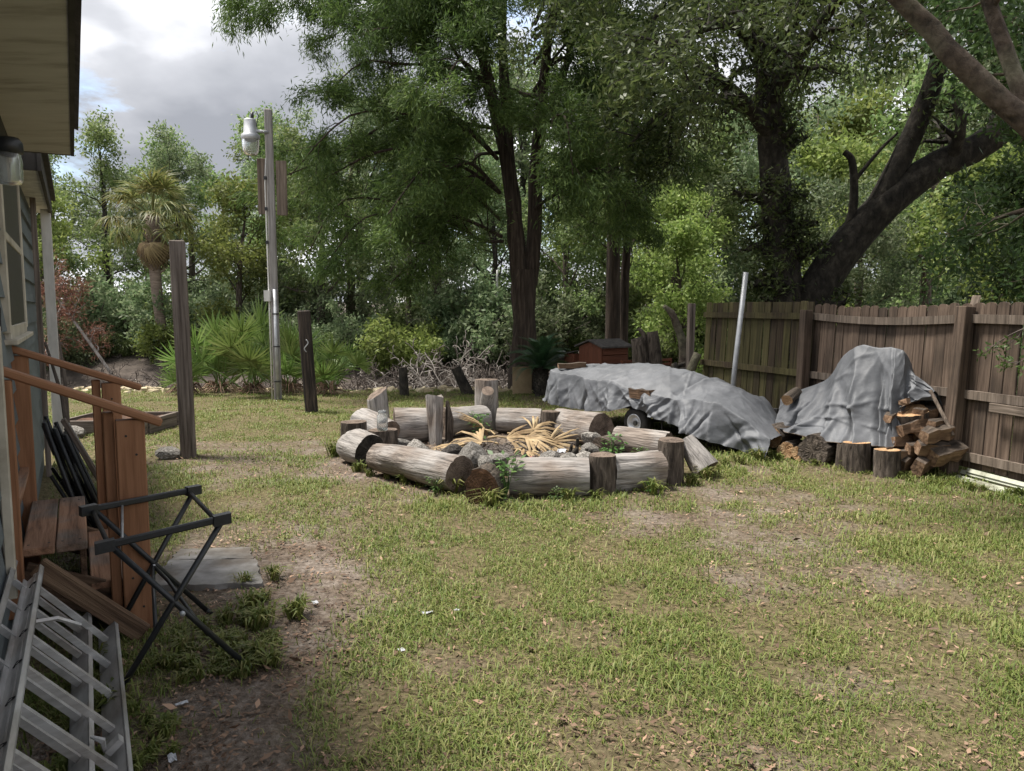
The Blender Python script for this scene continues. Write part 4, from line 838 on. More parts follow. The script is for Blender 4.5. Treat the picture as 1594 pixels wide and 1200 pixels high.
def dry_fronds():
    r = random.Random(15)
    fm = [fan_mesh('dry_frond', 70 + i, MT['dry_frond'], 15, .66, .85 + .15 * i, .5, .10 + .1 * i, .038, .22, .014, .28) for i in range(3)]
    for i, (x, y, z, a, el, rl, s, lab) in enumerate(((-.28, 8.75, .22, .2, -.02, .5, 1.0, 'dry tan palm frond fanned out at the left of the pile'), (-.05, 8.9, .25, -.5, -.15, .2, 1.05, 'dry tan palm frond spreading right on top of the pile'),
            (-.15, 8.7, .16, 2.75, .05, -.5, .95, 'dry tan palm frond pointing left at the front of the pile'), (-.2, 9.1, .2, 2.3, .22, .6, .9, 'dry tan palm frond with raised tips at the back left of the pile'), (.0, 8.6, .12, -.9, -.02, -.3, .9, 'dry tan palm frond lying lowest at the front of the pile'),
            (.1, 9.15, .2, .6, .16, .5, .9, 'dry tan palm frond with raised tips at the back right of the pile'), (-.3, 8.95, .1, 3.5, .0, .2, .95, 'dry tan palm frond flat on the ash at the left of the pile'), (.25, 8.85, .14, -.15, .02, .9, .8, 'dry tan palm frond standing on edge at the right of the pile'))):
        put('dry_palm_frond', fm[i % 3], None, aim((x, y, z), (math.cos(a) * math.cos(el), math.sin(a) * math.cos(el), math.sin(el)), rl, s), lab, 'frond', 'dry palm fronds in the fire pit')
    def scrap(name, x, y, sx, sy, mat, label, cat='litter', g='scraps of litter on the lawn', z=.02):
        rg = random.Random(x * 7 + y); V = []; n = 5
        z0 = float(height(np.array([x]), np.array([y]))[0])
        for i in range(n):
            for j in range(n): V.append((sx * (i / (n - 1) - .5), sy * (j / (n - 1) - .5), rg.uniform(0, .3) * min(sx, sy)))
        F = [[i * n + j, i * n + j + 1, (i + 1) * n + j + 1, (i + 1) * n + j] for i in range(n - 1) for j in range(n - 1)]
        put(name, mesh(name, V, F, MT[mat]), None, Matrix.Translation((x, y, z0 + z)) @ Matrix.Rotation(rg.uniform(0, 3), 4, 'Z'), label, cat, g)
    scrap('plastic_wrapper', .22, 8.05, .16, .07, 'pink_plastic', 'bright pink wrapper in front of the dry fronds', g=None, z=.12)
    scrap('paper_plate', .55, 8.45, .2, .1, 'paper', 'crumpled white plate beside the charred sticks', g=None, z=.12)
    for x, y, a, b, l in ((-.47, 4.15, .06, .03, 'longest white scrap of paper on the lawn'), (-.31, 4.17, .03, .02, 'small white scrap right of the longest one on the lawn'), (-1.13, 4.28, .045, .03, 'white scrap on the soil near the concrete slab'), (-.55, 3.68, .03, .03, 'round white scrap below the longest one on the lawn'),
                          (-1.42, 3.16, .05, .03, 'white scrap between the feet of the black stand'), (-1.28, 2.75, .06, .03, 'torn white scrap beside the ladder foot')):
        scrap('paper_scrap', x, y, a, b, 'paper', l)
dry_fronds()

# weeds: small leafy plants and grass tufts round the logs and the steps
def weeds():
    r = np.random.default_rng(44)
    def weed(seed, n, h, ls, asp, blade=False):
        rg = np.random.default_rng(seed); V = []; F = []; k = 0
        for i in range(n):
            a = rg.uniform(0, 2 * PI)
            if blade:
                l = h * rg.uniform(.5, 1.1); d = np.array([math.cos(a), math.sin(a), 0]); s = np.array([-d[1], d[0], 0]) * .006 * rg.uniform(.7, 2.2); ln = rg.uniform(.3, .9)
                b = np.array([rg.normal(0, .03), rg.normal(0, .03), 0]); m = b + d * l * ln * .4 + [0, 0, l * .6]; e = b + d * l * ln + [0, 0, l * (.95 - .55 * ln)]
                V += [b - s, b + s, m + s, m - s, e]; F += [[k, k + 1, k + 2, k + 3], [k + 3, k + 2, k + 4]]; k += 5
            else:
                z = h * rg.random() ** .7; rad = h * .45 * rg.random(); p = np.array([math.cos(a) * rad, math.sin(a) * rad, z]); A = np.array([math.cos(a), math.sin(a), rg.normal(.2, .4)]); A /= np.linalg.norm(A)
                B = np.cross(A, [rg.normal(0, .3), rg.normal(0, .3), 1]); B /= np.linalg.norm(B); l = ls * rg.uniform(.6, 1.2)
                V += [p, p + A * l * .45 + B * l * asp * .5, p + A * l, p + A * l * .45 - B * l * asp * .5]; F += [[k, k + 1, k + 2, k + 3]]; k += 4
        return V, F
    def build(name, seed, n, h, ls=.05, asp=.5, blade=False):
        V, F = weed(seed, n, h, ls, asp, blade)
        if not blade:
            mb = MB(); rg = np.random.default_rng(seed)
            V = np.array(V); stems = MB()
            for i in range(0, len(V), 16): stems.tube([(0, 0, 0), V[i] * .55 + [0, 0, V[i][2] * .1], V[i]], [.004, .003, .002], 4)
            F = F + [[q + len(V) for q in f] for f in stems.F]; V = np.concatenate([V] + stems.V)
        return mesh(name, V, F, MT['weed'])
    br = [build('weed', 1, 90, .34, .07, .5), build('weed', 2, 70, .25, .06, .55)]; tf = [build('grass_tuft', 3, 40, .2, blade=True), build('grass_tuft', 4, 60, .28, blade=True)]
    for x, y, k, s, l in ((-.42, 10.0, 0, 1.0, 'leafy weed at the back of the ring in front of the tall stump'), (1.12, 8.5, 1, 1.2, 'leafy weed beside the small dark ring ended log'), (-.06, 6.78, 0, 1.15, 'tall leafy weed between the round log end and the front centre log'), (1.42, 8.3, 1, .8, 'small leafy weed in front of the thin pale log'),
                          (.38, 6.62, 1, .55, 'low weed in front of the front centre log'), (-.7, 6.95, 1, .7, 'weed at the right end of the long pale front log'), (1.28, 6.95, 1, .45, 'low weed in front of the gnarled right log')):
        put('weed', br[k], None, Matrix.Translation((x, y, 0)) @ Matrix.Rotation(x * 9, 4, 'Z') @ Matrix.Scale(s, 4), l, 'weed', 'leafy weeds round the fire ring')
    tp = [(-1.25, 7.62), (-1.05, 7.42), (-.88, 7.3), (-.55, 7.0), (-1.45, 7.75), (-.2, 6.5), (.1, 6.72), (.5, 6.7), (.75, 6.75), (1.3, 6.95), (1.75, 7.35), (1.95, 7.6), (-1.6, 7.95), (-2.05, 8.8), (2.1, 7.9), (2.3, 8.2), (2.5, 8.35), (2.75, 8.5), (3.0, 8.55)]
    PT = [(x, y, r.uniform(.55, .9)) for x, y in tp]
    for i in range(95):
        x, y = (r.normal(-1.5, .17), r.normal(3.75, .28)) if i < 62 else (r.uniform(-1.75, -1.3), r.uniform(2.5, 3.2))
        if i > 86: x, y = r.uniform(-2.1, -1.75), r.uniform(2.9, 3.6)
        PT.append((x, y, r.uniform(.25, .62)))
    for i in range(34):
        t = i / 33; PT.append((3.23 + 1.45 * t + r.normal(0, .05), 8.6 - 1.9 * t + r.normal(0, .08), r.uniform(.3, .6)))
    VV = []; FF = []; k = 0
    for i, (x, y, s) in enumerate(PT):
        me = tf[i % 2]; v = np.array([q.co[:] for q in me.vertices]) * s; a = i * 2.; c, sn = math.cos(a), math.sin(a)
        VV.append(np.stack([v[:, 0] * c - v[:, 1] * sn + x, v[:, 0] * sn + v[:, 1] * c + y, v[:, 2] - .005], 1)); FF += [[j + k for j in p.vertices] for p in me.polygons]; k += len(v)
    put('grass_tufts', mesh('grass_tufts', np.concatenate(VV), FF, MT['grass']), label='longer grass growing at the foot of the logs, fence and stand', cat='grass', kind='stuff')
weeds()

# ------------------------------------------------------------------ fence
def fence():
    t = thing('wooden_fence', (4.53, 7.78, 0), 'weathered wooden privacy fence of upright pickets along the right side', 'fence')
    r = random.Random(9)
    A, B, C, D = Vector((3.03, 12.45, 0)), Vector((3.86, 10.12, 0)), Vector((4.53, 7.78, 0)), Vector((5.2, 5.4, 0))
    lean = Vector((.94, .3, 0)) * .05            # the whole fence leans a little outward
    for (P, Q, mat, top, sag) in ((A, B, 'fence_green', 1.80, 0), (B, C, 'fence_brown', 1.77, -.045), (C, D, 'fence_brown', 1.76, -.01)):
        d = (Q - P); L = d.length; d.normalize(); n = Vector((-d.y, d.x, 0));  n = n if n.x > 0 else -n
        num = int(L / .142); pm = [boxmesh('picket', .132, .016, 1.66, MT[mat], .003, 0, .006, s) for s in range(4)]
        for i in range(num):
            f = (i + .5) / num; p = P + d * (L * f) + n * (.045 + r.uniform(-.004, .004)); h = top + sag * math.sin(f * PI) + r.uniform(-.012, .012)
            M = axes(p + Vector((0, 0, h - 1.66)) , Vector((lean.x + r.uniform(-.006, .006), lean.y, 1)), d)
            k = put('picket', pm[i % 4] if mat == 'fence_green' else dog(pm, i % 4, MT[mat]), t, M)
        for h, off in ((1.60, 0), (.84, 0), (.22, 0)):
            if mat == 'fence_green' and h < .5: continue
            a, b = P + Vector((0, 0, h)) + lean * h, Q + Vector((0, 0, h)) + lean * h
            m = None
            mb = MB(); NP = 9; pts = [a + (b - a) * (i / (NP - 1)) + Vector((0, 0, sag * math.sin(PI * i / (NP - 1)) * (1 if h > 1 else .2))) for i in range(NP)]; V = []
            for q in pts: V += [q + n * .012 + Vector((0, 0, -.043)), q + n * .012 + Vector((0, 0, .043)), q - n * .026 + Vector((0, 0, .043)), q - n * .026 + Vector((0, 0, -.043))]
            F = [[i * 4 + j, i * 4 + (j + 1) % 4, i * 4 + 4 + (j + 1) % 4, i * 4 + 4 + j] for i in range(NP - 1) for j in range(4)] + [[0, 1, 2, 3], [NP * 4 - 4, NP * 4 - 1, NP * 4 - 2, NP * 4 - 3]]
            part('rail', [list(v) for v in V], F, MT['fence_rail' if mat == 'fence_brown' else mat], t)
    mm = Vector((4.7, 7.3, .78)); board('rail', (4.60, 7.36, .755), (5.12, 5.55, .735), .085, .035, MT['fence_rail'], t, (0, 0, 1))
    nn = Vector((-.25, -.07, 0))
    for P, w, h, mat, ln in ((A + Vector((-.12, .18, 0)), .1, 1.78, 'post_wood', .02), (B + Vector((-.06, -.03, 0)), .12, 1.68, 'fence_brown', .045), (C + Vector((-.075, -.02, 0)), .13, 1.72, 'fence_brown', .12), (D, .12, 1.75, 'fence_brown', .05)):
        board('post', P + Vector((0, 0, -.15)), P + Vector((.94 * ln, .3 * ln, h)), w, w, MT[mat], t, (.27, -.96, 0), .006)
    board('cap_picket', C + Vector((.03, .02, 1.3)), C + Vector((.16, .05, 1.83)), .11, .02, MT['fence_rail'], t, (.27, -.96, 0), .01)
_dog = {}
def dog(pm, i, mat):                     # dog-eared picket tops
    if (i, mat.name) in _dog: return _dog[i, mat.name]
    bm = bmesh.new(); w, c, h = .066, .03, 1.66; r = random.Random(i)
    for y in (-.008, .008):
        for x, z in ((-w, 0), (w, 0), (w, h - c), (w - .022, h - .008), (0, h), (-w + .022, h - .008), (-w, h - c)): bm.verts.new((x, y, z + r.uniform(-.004, .004)))
    v = list(bm.verts); bm.faces.new(v[:7]); bm.faces.new(v[7:][::-1])
    for j in range(7): bm.faces.new((v[j], v[7 + j], v[7 + (j + 1) % 7], v[(j + 1) % 7]))
    bmesh.ops.recalc_face_normals(bm, faces=bm.faces)
    me = bpy.data.meshes.new('picket'); bm.to_mesh(me); bm.free(); me.materials.append(mat); _dog[i, mat.name] = me; return me
fence()
mb = MB(); mb.tube([(3.05, 10.75, -.05), (3.14, 10.8, 1.0), (3.26, 10.85, 2.2)], [.036, .036, .036], 10, True)
mb.build('metal_pole', MT['galvanised'], None, True, label='thin white metal pole leaning against the green fence panel', cat='pole')
def gutters():
    t = thing('vinyl_strip', (4.62, 7.3, 0), 'long pale green vinyl strip lying at the foot of the fence', 'vinyl strip', 'pale strips at the fence foot')
    mb = MB()
    for a, o in ((0, 0), (1, .075)): mb.tube([(4.55 + o * .2, 7.66 - o, .05 + .03 * a), (4.72 + o * .2, 6.9 - o, .05 + .03 * a), (4.98, 5.6, .04)], [.035, .035, .03], 5, True)
    mb.build('strip', MT['vinyl'], t)
    board('white_board', (4.42, 7.58, .02), (4.85, 5.7, .02), .09, .02, MT['vinyl'], None, (1, .3, .5), .003, label='white painted board lying in the grass along the fence', cat='board', group='pale strips at the fence foot')
gutters()

# ------------------------------------------------------------------ house: n = distance out from the camera line, w = along the wall
NX, WX = Vector((.8705, .4924, 0)), Vector((-.4924, .8705, 0)); UP = Vector((0, 0, 1))
def H(n, w, z): return NX * n + WX * w + UP * z
def house():
    t = thing('house', tuple(H(-.3, 6, 0)), 'grey blue house with lap siding, cream soffit and tall window at the left edge', 'house')
    W0, W1 = -3., 9.69
    mb = MB(); mb.box(H(-3.36, (W0 + W1) / 2, 1.4), NX, WX, UP, 3.0, (W1 - W0) / 2, 1.4); mb.build('wall', MT['siding'], t)
    r = random.Random(2); ex = .185; z = .28; i = 0
    while z < 2.72:
        cuts = [W0, 1.2 + r.uniform(-1, 1), 4.9 + r.uniform(-1.2, 2.4), W1]
        for a, b in zip(cuts, cuts[1:]):
            if b <= a: continue
            top = min(z + ex + .02, 2.75)
            V = [H(-.357, a + .002, z), H(-.330, a + .002, z), H(-.356, a + .002, top), H(-.3572, a + .002, top)]; V += [H(-.357, b - .002, z), H(-.330, b - .002, z), H(-.356, b - .002, top), H(-.3572, b - .002, top)]
            part('siding_board', [list(v) for v in V], [[0, 1, 2, 3], [7, 6, 5, 4], [1, 5, 6, 2], [0, 4, 5, 1]], MT['siding'], t)
        z += ex; i += 1
    # tall window
    wn = thing_part('window', t); a, b, z0, z1 = 5.20, 6.95, 1.56, 2.66
    for p, q, wd in (((a, z0), (a, z1), 1), ((b, z0), (b, z1), 1)): board('frame', H(-.338, p[0], p[1]), H(-.338, q[0], q[1]), .09, .05, MT['cream_trim'], wn, WX)
    for zz, ww in ((z0, .08), (z1, .08), (2.12, .05)): board('sash_bar' if zz == 2.12 else 'frame', H(-.340 - (.004 if zz == 2.12 else 0), a + .05, zz), H(-.340 - (.004 if zz == 2.12 else 0), b - .05, zz), ww, .05, MT['cream_trim'], wn, UP)
    board('sill', H(-.325, a - .06, z0 - .05), H(-.325, b + .06, z0 - .05), .03, .09, MT['cream_trim'], wn, UP)
    for zz, h, mt in ((z0 + .04, .52, 'screen'), (2.15, .48, 'screen')):
        V = [H(-.3265, a + .05, zz), H(-.3265, b - .05, zz), H(-.3265, b - .05, zz + h), H(-.3265, a + .05, zz + h)]; part('pane', [list(v) for v in V], [[0, 1, 2, 3]], MT[mt], wn)
    # trims, soffit, fascia, roof
    board('corner_trim', H(-.33, W1 + .02, .2), H(-.33, W1 + .02, 2.75), .09, .06, MT['cream_trim'], t, WX)
    board('door_trim', H(-.315, 4.2, .35), H(-.315, 4.2, 1.62), .06, .04, MT['cream_trim'], t, WX)
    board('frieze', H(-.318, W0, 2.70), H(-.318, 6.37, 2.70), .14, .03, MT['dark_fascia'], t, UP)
    mb = MB(); mb.box(H(-.155, 1.68, 2.79), NX, WX, UP, .19, 4.69, .015); mb.build('soffit', MT['soffit'], t)
    mb = MB(); mb.box(H(.045, 1.68, 2.86), NX, WX, UP, .011, 4.71, .09); mb.build('fascia', MT['dark_fascia'], t)
    mb = MB(); mb.box(H(-.155, 6.384, 2.86), NX, WX, UP, .188, .010, .088); mb.build('fascia', MT['dark_fascia'], t)
    V = [H(.09, -3.02, 2.955), H(.09, 6.41, 2.955), H(-3.3, 6.41, 4.3), H(-3.3, -3.02, 4.3), H(-6.7, 6.41, 2.955), H(-6.7, -3.02, 2.955)]; V += [v + UP * .06 for v in V]
    part('roof', [list(v) for v in V], [[0, 1, 2, 3], [3, 2, 4, 5], [6, 9, 8, 7], [9, 11, 10, 8], [0, 6, 7, 1], [4, 10, 11, 5], [1, 7, 8, 2], [2, 8, 10, 4], [0, 3, 9, 6], [3, 5, 11, 9]], MT['coop_roof'], t)
    # lower porch roof and its post
    mb = MB(); mb.box(H(-1.17, 8.7, 2.80), NX, WX, UP, .98, 1.68, .02); mb.build('porch_ceiling', MT['white_paint'], t)
    mb = MB(); mb.box(H(-.175, 8.7, 2.83), NX, WX, UP, .014, 1.70, .085); mb.box(H(-1.17, 7.03, 2.83), NX, WX, UP, .98, .012, .083); mb.build('porch_fascia', MT['dark_fascia'], t)
    V = [H(-.12, 6.98, 2.92), H(-.12, 10.42, 2.92), H(-2.2, 10.42, 3.3), H(-2.2, 6.98, 3.3)]; V += [v + UP * .05 for v in V]
    part('porch_roof', [list(v) for v in V], [[0, 3, 2, 1], [4, 5, 6, 7], [0, 1, 5, 4], [1, 2, 6, 5], [2, 3, 7, 6], [3, 0, 4, 7]], MT['dark_fascia'], t)
    board('porch_post', H(-.22, 10.05, -.1), H(-.22, 10.05, 2.78), .1, .1, MT['white_paint'], t, WX, .006)
    board('porch_post', H(-.30, 9.02, -.1), H(-.30, 9.02, 2.78), .04, .05, MT['post_wood'], t, WX, .003)
    # wall hook
    k = MB(); k.tube([H(-.34, 4.35, 1.74), H(-.315, 4.35, 1.745), H(-.305, 4.35, 1.70), H(-.305, 4.35, 1.60), H(-.32, 4.35, 1.585)], [.008] * 5, 6, True); k.build('hook', MT['black_metal'], t)
    # lamp
    lp = thing('wall_lamp', tuple(H(-.2, 4.05, 2.3)), 'jelly jar wall lamp with black cap beside the window of the house', 'lamp')
    c = H(-.225, 4.25, .0); mb = MB(); mb.lathe((c.x, c.y, 0), [(0, 2.475), (.045, 2.47), (.06, 2.45), (.062, 2.405), (.05, 2.40)], 20); mb.tube([H(-.225, 4.25, 2.45), H(-.34, 4.25, 2.45)], [.02, .02], 8, True); mb.build('cap', MT['black_metal'], lp, True)
    mb = MB(); mb.lathe((c.x, c.y, 0), [(.048, 2.402), (.052, 2.38), (.056, 2.36), (.053, 2.34), (.056, 2.32), (.053, 2.30), (.054, 2.285), (.045, 2.265), (0, 2.258)], 20); mb.build('glass_jar', MT['lamp_glass'], lp, True)
def thing_part(name, parent):
    o = bpy.data.objects.new(name, None); COL.objects.link(o); o.parent = parent; WM[o.name] = WM[parent.name].copy(); return o
house()
# vine sticks by the porch post
for i, (a, b) in enumerate((((-.1, 9.6), (-.28, 9.5)), ((-.12, 9.9), (-.2, 10.2)))):
    mb = MB(); p, q = H(a[0], a[1], -.05), H(b[0], b[1], 1.35 + .3 * i); mb.tube([p, (p + q) / 2 + Vector((.03, .02, .1)), q], [.025, .02, .012], 6, True)
    mb.build('stick', MT['brown_twig'], label=['bent bare stick leaning near the white porch post', 'straight bare stick leaning against the white porch post'][i], cat='stick')

def steps():
    S = MT['stained_wood']; Tm = MT['worn_tread']; O = MT['old_board']
    t = thing('wooden_steps', tuple(H(0, 5, 0)), 'wooden entry steps with orange stained posts and sloping handrails', 'steps')
    for n0 in (-.215, -.068): board('tread', H(n0, 4.46, .48), H(n0, 5.60, .48), .142, .04, Tm, t, NX, .006, .003, int(n0 * 100))
    for n0 in (.075, .215): board('tread', H(n0, 4.48, .25), H(n0, 5.58, .25), .136, .04, Tm, t, NX, .006, .003, 5)
    board('riser', H(-.02, 4.5, .365), H(-.02, 5.56, .365), .185, .03, O, t, UP); board('riser', H(.20, 4.5, .11), H(.20, 5.56, .11), .22, .03, O, t, UP)
    for w in (4.50, 5.57):
        board('stringer', H(-.30, w, .34), H(.24, w, .10), .18, .035, O, t, UP)
    # landing by the door
    for n0 in (-.33,): board('tread', H(-.315, 4.42, .70), H(-.315, 5.62, .70), .05, .04, Tm, t, NX)
    # posts
    for n0, wd, w, z1, z0 in ((.125, .05, 4.46, 1.17, -.05), (.222, .135, 4.41, 1.13, -.05), (-.325, .1, 4.36, 1.36, .2), (.10, .05, 5.66, 1.24, -.05), (.185, .11, 5.62, 1.22, -.05), (-.33, .14, 5.63, 1.41, -.05)):
        board('post', H(n0, w, z0), H(n0, w, z1), wd, .085, S, t, NX, .005)
    board('handrail', H(-.40, 4.40, 1.44), H(.37, 4.40, 1.105), .10, .042, S, t, WX, .008); board('handrail', H(-.40, 5.62, 1.475), H(.36, 5.62, 1.18), .10, .042, S, t, WX, .008)
    board('loose_board', H(-.22, 4.35, .44), (-1.90, 3.83, .03), .10, .04, O, None, (0, 0, 1), .006, label='split brown board sloping down from the steps to the ground', cat='board')
    board('leaning_board', H(-.1, 5.95, .96), H(.33, 5.9, .02), .14, .03, MT['post_wood'], None, WX, .004, label='grey board with pale painted face leaning behind the steps', cat='board')
    b = bpy.data.objects['leaning_board']; M = WM['leaning_board']
    put('painted_face', boxmesh('painted_face', .08, .004, .9, MT['concrete'], .0), b, M @ Matrix.Translation((0, .0175 if (M.to_3x3() @ Vector((0, 1, 0))).z > 0 else -.0175, .04)))
    # folded black chairs behind the steps
    for i in range(3):
        q = thing('folded_chair', tuple(H(-.05 + .07 * i, 5.85 + .04 * i, 0)), ['black folded chair nearest the house wall behind the steps', 'middle one of the black folded chairs behind the steps', 'black folded chair next to the pale leaning board'][i], 'chair', 'folded black chairs behind the steps')
        b0 = H(.06 + .07 * i, 5.84 + .04 * i, .01); tp = H(-.20 + .055 * i, 5.84 + .04 * i, .98 - .05 * i); sd = WX * .17
        for s in (-1, 1):
            mb = MB(); mb.tube([b0 + sd * s, (b0 + tp) / 2 + sd * s * 1.02, tp + sd * s], [.014] * 3, 8, True); mb.build('leg', MT['black_metal'], q, True)
            mb = MB(); mb.tube([b0 + sd * s * .85 + NX * .05, tp + sd * s * .85 - UP * .35 + NX * .02], [.012] * 2, 8, True); mb.build('leg', MT['black_metal'], q, True)
        d = (tp - b0).normalized(); nn = d.cross(WX).normalized()
        for f0, f1 in ((.25, .62), (.78, .98)):
            mb = MB(); mb.box(b0 + (tp - b0) * (f0 + f1) / 2 + nn * .012, WX, d, nn, .155, (tp - b0).length * (f1 - f0) / 2, .009); mb.build('seat' if f0 < .5 else 'backrest', MT['black_metal'], q)
    k = MT['trailer_metal']
    for n0, w, z in ((.20, 4.366, 1.05), (.245, 4.366, .95), (.20, 4.366, .30), (.245, 4.366, .14), (.185, 5.562, 1.12), (-.325, 4.315, 1.25), (-.315, 4.315, .6)):
        mb = MB(); mb.tube([H(n0, w + .004, z), H(n0, w - .002, z)], [.006, .006], 8, True); mb.build('screw', k, t)
    for n0 in (-.26, -.17, -.11, -.03):
        for w in (4.54, 5.5): mb = MB(); mb.tube([H(n0, w, .495), H(n0, w, .5015)], [.006, .006], 8, True); mb.build('screw', k, t)
steps()

def ladder():
    t = thing('extension_ladder', tuple(H(0, 3, 0)), 'aluminium extension ladder tipped on its edge along the house by the steps', 'ladder')
    A = MT['aluminium']; rd = (NX * .315 - UP * .36).normalized(); LW = (WX + NX * .012).normalized(); m = rd.cross(LW).normalized(); m = m if m.dot(NX) > 0 else -m
    for sec, (n0, z0, w1, w0, wid, hw) in enumerate(((-.275, .42, 4.28, .6, .44, .05), (-.38, .46, 4.36, .6, .43, .045))):
        up = H(n0, 0, z0)
        for e in (0, 1):
            b = up + rd * wid * e; inn = rd if e == 0 else -rd; mb = MB(); c = b + LW * (w0 + w1) / 2; hl = (w1 - w0) / 2
            mb.box(c, rd, LW, m, .0025, hl, hw)
            for s in (-1, 1): mb.box(c + m * s * (hw - .003) - inn * .010, rd, LW, m, .0125, hl, .003)
            mb.box(c - inn * .004, rd, LW, m, .003, hl, .006)
            o = mb.build('rail', A, t)
            if e == 0:
                w = w1 - .16 - .02 * sec
                while w > w0:
                    mb2 = MB(); q = up + LW * w; mb2.box(q + rd * wid / 2, rd, LW, m, wid / 2 - .004, .013, .012); mb2.build('rung', A, t)
                    mb2 = MB(); mb2.tube([q - rd * .004 - m * .02, q - rd * .007 + LW * .012, q - rd * .004 + m * .02, q - rd * .007 - LW * .012, q - rd * .004 - m * .02], [.0025] * 5, 4); mb2.build('rung_swage', MT['trailer_metal'], t)
                    w -= .305
    # rung lock and foot bracket
    mb = MB(); q = H(-.275, 0, .42) + LW * 3.72; mb.tube([q + rd * .03 - m * .02, q + rd * .10 + m * .05 + LW * .02, q + rd * .2 + m * .075 + LW * .05], [.011, .011, .009], 5, True); mb.build('rung_lock', A, t)
    mb = MB(); q = H(-.275, 0, .42) + LW * 3.0 + rd * .42; mb.box(q - rd * .015 + m * .03, rd, LW, m, .012, .022, .03); mb.tube([q - rd * .03, q - rd * .07 - LW * .03 + m * .03, q - rd * .10 + m * .01], [.009, .012, .006], 5, True); mb.build('rung_lock', A, t)
ladder()

def stand():
    K = MT['black_metal']; t = thing('folding_stand', (-1.7, 3.65, 0), 'black folding stand with crossed legs and two top bars beside the steps', 'stand')
    FL, FR, BL, BR = Vector((-1.73, 3.19, 0)), Vector((-1.23, 3.49, 0)), Vector((-2.05, 3.77, 0)), Vector((-1.69, 4.17, 0))
    eF, eB = (FR - FL).normalized(), (BR - BL).normalized()
    TFL, TFR = FL + UP * .685, FL + eF * .476 + UP * .735; TBL, TBR = BL - eB * .06 + UP * .70, BL + eB * .47 + UP * .705
    for a, b in ((TFL + eF * .03, FR), (TFR, FL), (TBL + eB * .03, BR), (TBR, BL)):
        mb = MB(); d = (b - a).normalized(); mb.tube([a, b - d * .03], [.0135] * 2, 10, True); o = mb.build('leg', K, t, True)
        mb = MB(); mb.tube([b - d * .035, b - d * .02, b + d * .004], [.0138, .0165, .0165], 10, True); mb.build('foot_cap', K, o, True)
    for a, b, e in ((TFL, TFR, eF), (TBL, TBR, eB)):
        d = (b - a).normalized(); o = board('top_bar', a - d * .02 + UP * .012, b + d * .02 + UP * .012, .032, .022, K, t, UP, .006)
        for p in (a, b): mb = MB(); mb.box(p + UP * .01, d, UP, d.cross(UP), .038, .024, .022); put_b = mb.build('end_bracket', K, o)
    for a, b, rr in ((TFL + eF * .02, TBL + eB * .02, .011), (TFR - eF * .02, TBR - eB * .02, .011), (TFL + (TFR - TFL) * .14, TBL + (TBR - TBL) * .3, .006)):
        mb = MB(); mb.tube([a, b], [rr] * 2, 8, True); mb.build('cross_bar', MT['trailer_metal'] if rr > .01 else MT['galvanised'], t, True)
    cF = (TFL + FR) / 2; cB = (TBL + BR) / 2
    for c, dn in ((cF, .15), (cB, .15)):
        mb = MB(); mb.tube([c - eF.cross(UP) * .02, c + eF.cross(UP) * .02], [.012] * 2, 8, True); mb.build('pivot_bolt', MT['galvanised'], t, True)
    mb = MB(); a, b = TFL + (FR - TFL) * .68, TBL + (BR - TBL) * .5; mb.tube([a, a + (b - a) * .25 - UP * .0, a + (b - a) * .7 + UP * .02, b], [.010] * 4, 8, True); mb.build('cross_bar', K, t, True)
    mb = MB(); a, b = TFR + (FL - TFR) * .62, TBR + (BL - TBR) * .5; mb.tube([a, b], [.010] * 2, 8, True); mb.build('cross_bar', K, t, True)
stand()
# concrete slab, raised bed
def slab():
    t = thing('concrete_slab', (-1.95, 4.9, 0), 'worn grey concrete pad set flush in the soil behind the black stand', 'slab')
    for pts, h in (([(-2.2, 4.52), (-1.52, 4.55), (-1.72, 5.02), (-2.28, 5.0)], .035), ([(-2.29, 5.02), (-1.74, 5.04), (-1.86, 5.3), (-2.32, 5.26)], .028)):
        rg = random.Random(4); n = 10; ring = []
        for i in range(4):
            a, b = pts[i], pts[(i + 1) % 4]
            for j in range(n): f = j / n; ring.append((a[0] + (b[0] - a[0]) * f + rg.uniform(-.012, .012), a[1] + (b[1] - a[1]) * f + rg.uniform(-.012, .012)))
        k = len(ring); V = [(x, y, -.05) for x, y in ring] + [(x, y, h + rg.uniform(-.004, .002)) for x, y in ring]
        part('slab_piece', V, [[i, (i + 1) % k, k + (i + 1) % k, k + i] for i in range(k)] + [list(range(k, 2 * k))], MT['concrete'], t)
    t = thing('raised_bed', (-5.4, 10.6, 0), 'low raised bed of weathered timbers full of soil behind the steps', 'raised bed')
    P = MT['post_wood']
    for a, b in (((-6.1, 10.3), (-4.95, 10.35)), ((-6.05, 11.2), (-4.9, 11.25)), ((-6.13, 10.36), (-6.1, 11.15)), ((-4.97, 10.42), (-4.93, 11.18))): board('timber', (*a, .09), (*b, .09), .2, .05, P, t, UP)
    V = [(x, y, .13 + .03 * math.sin(x * 9) * math.cos(y * 7)) for x in np.linspace(-6.08, -4.97, 8) for y in np.linspace(10.36, 11.18, 7)]
    part('soil', V, [[i * 7 + j, (i + 1) * 7 + j, (i + 1) * 7 + j + 1, i * 7 + j + 1] for i in range(7) for j in range(6)], MT['brown_log_end'], t, True)
slab()

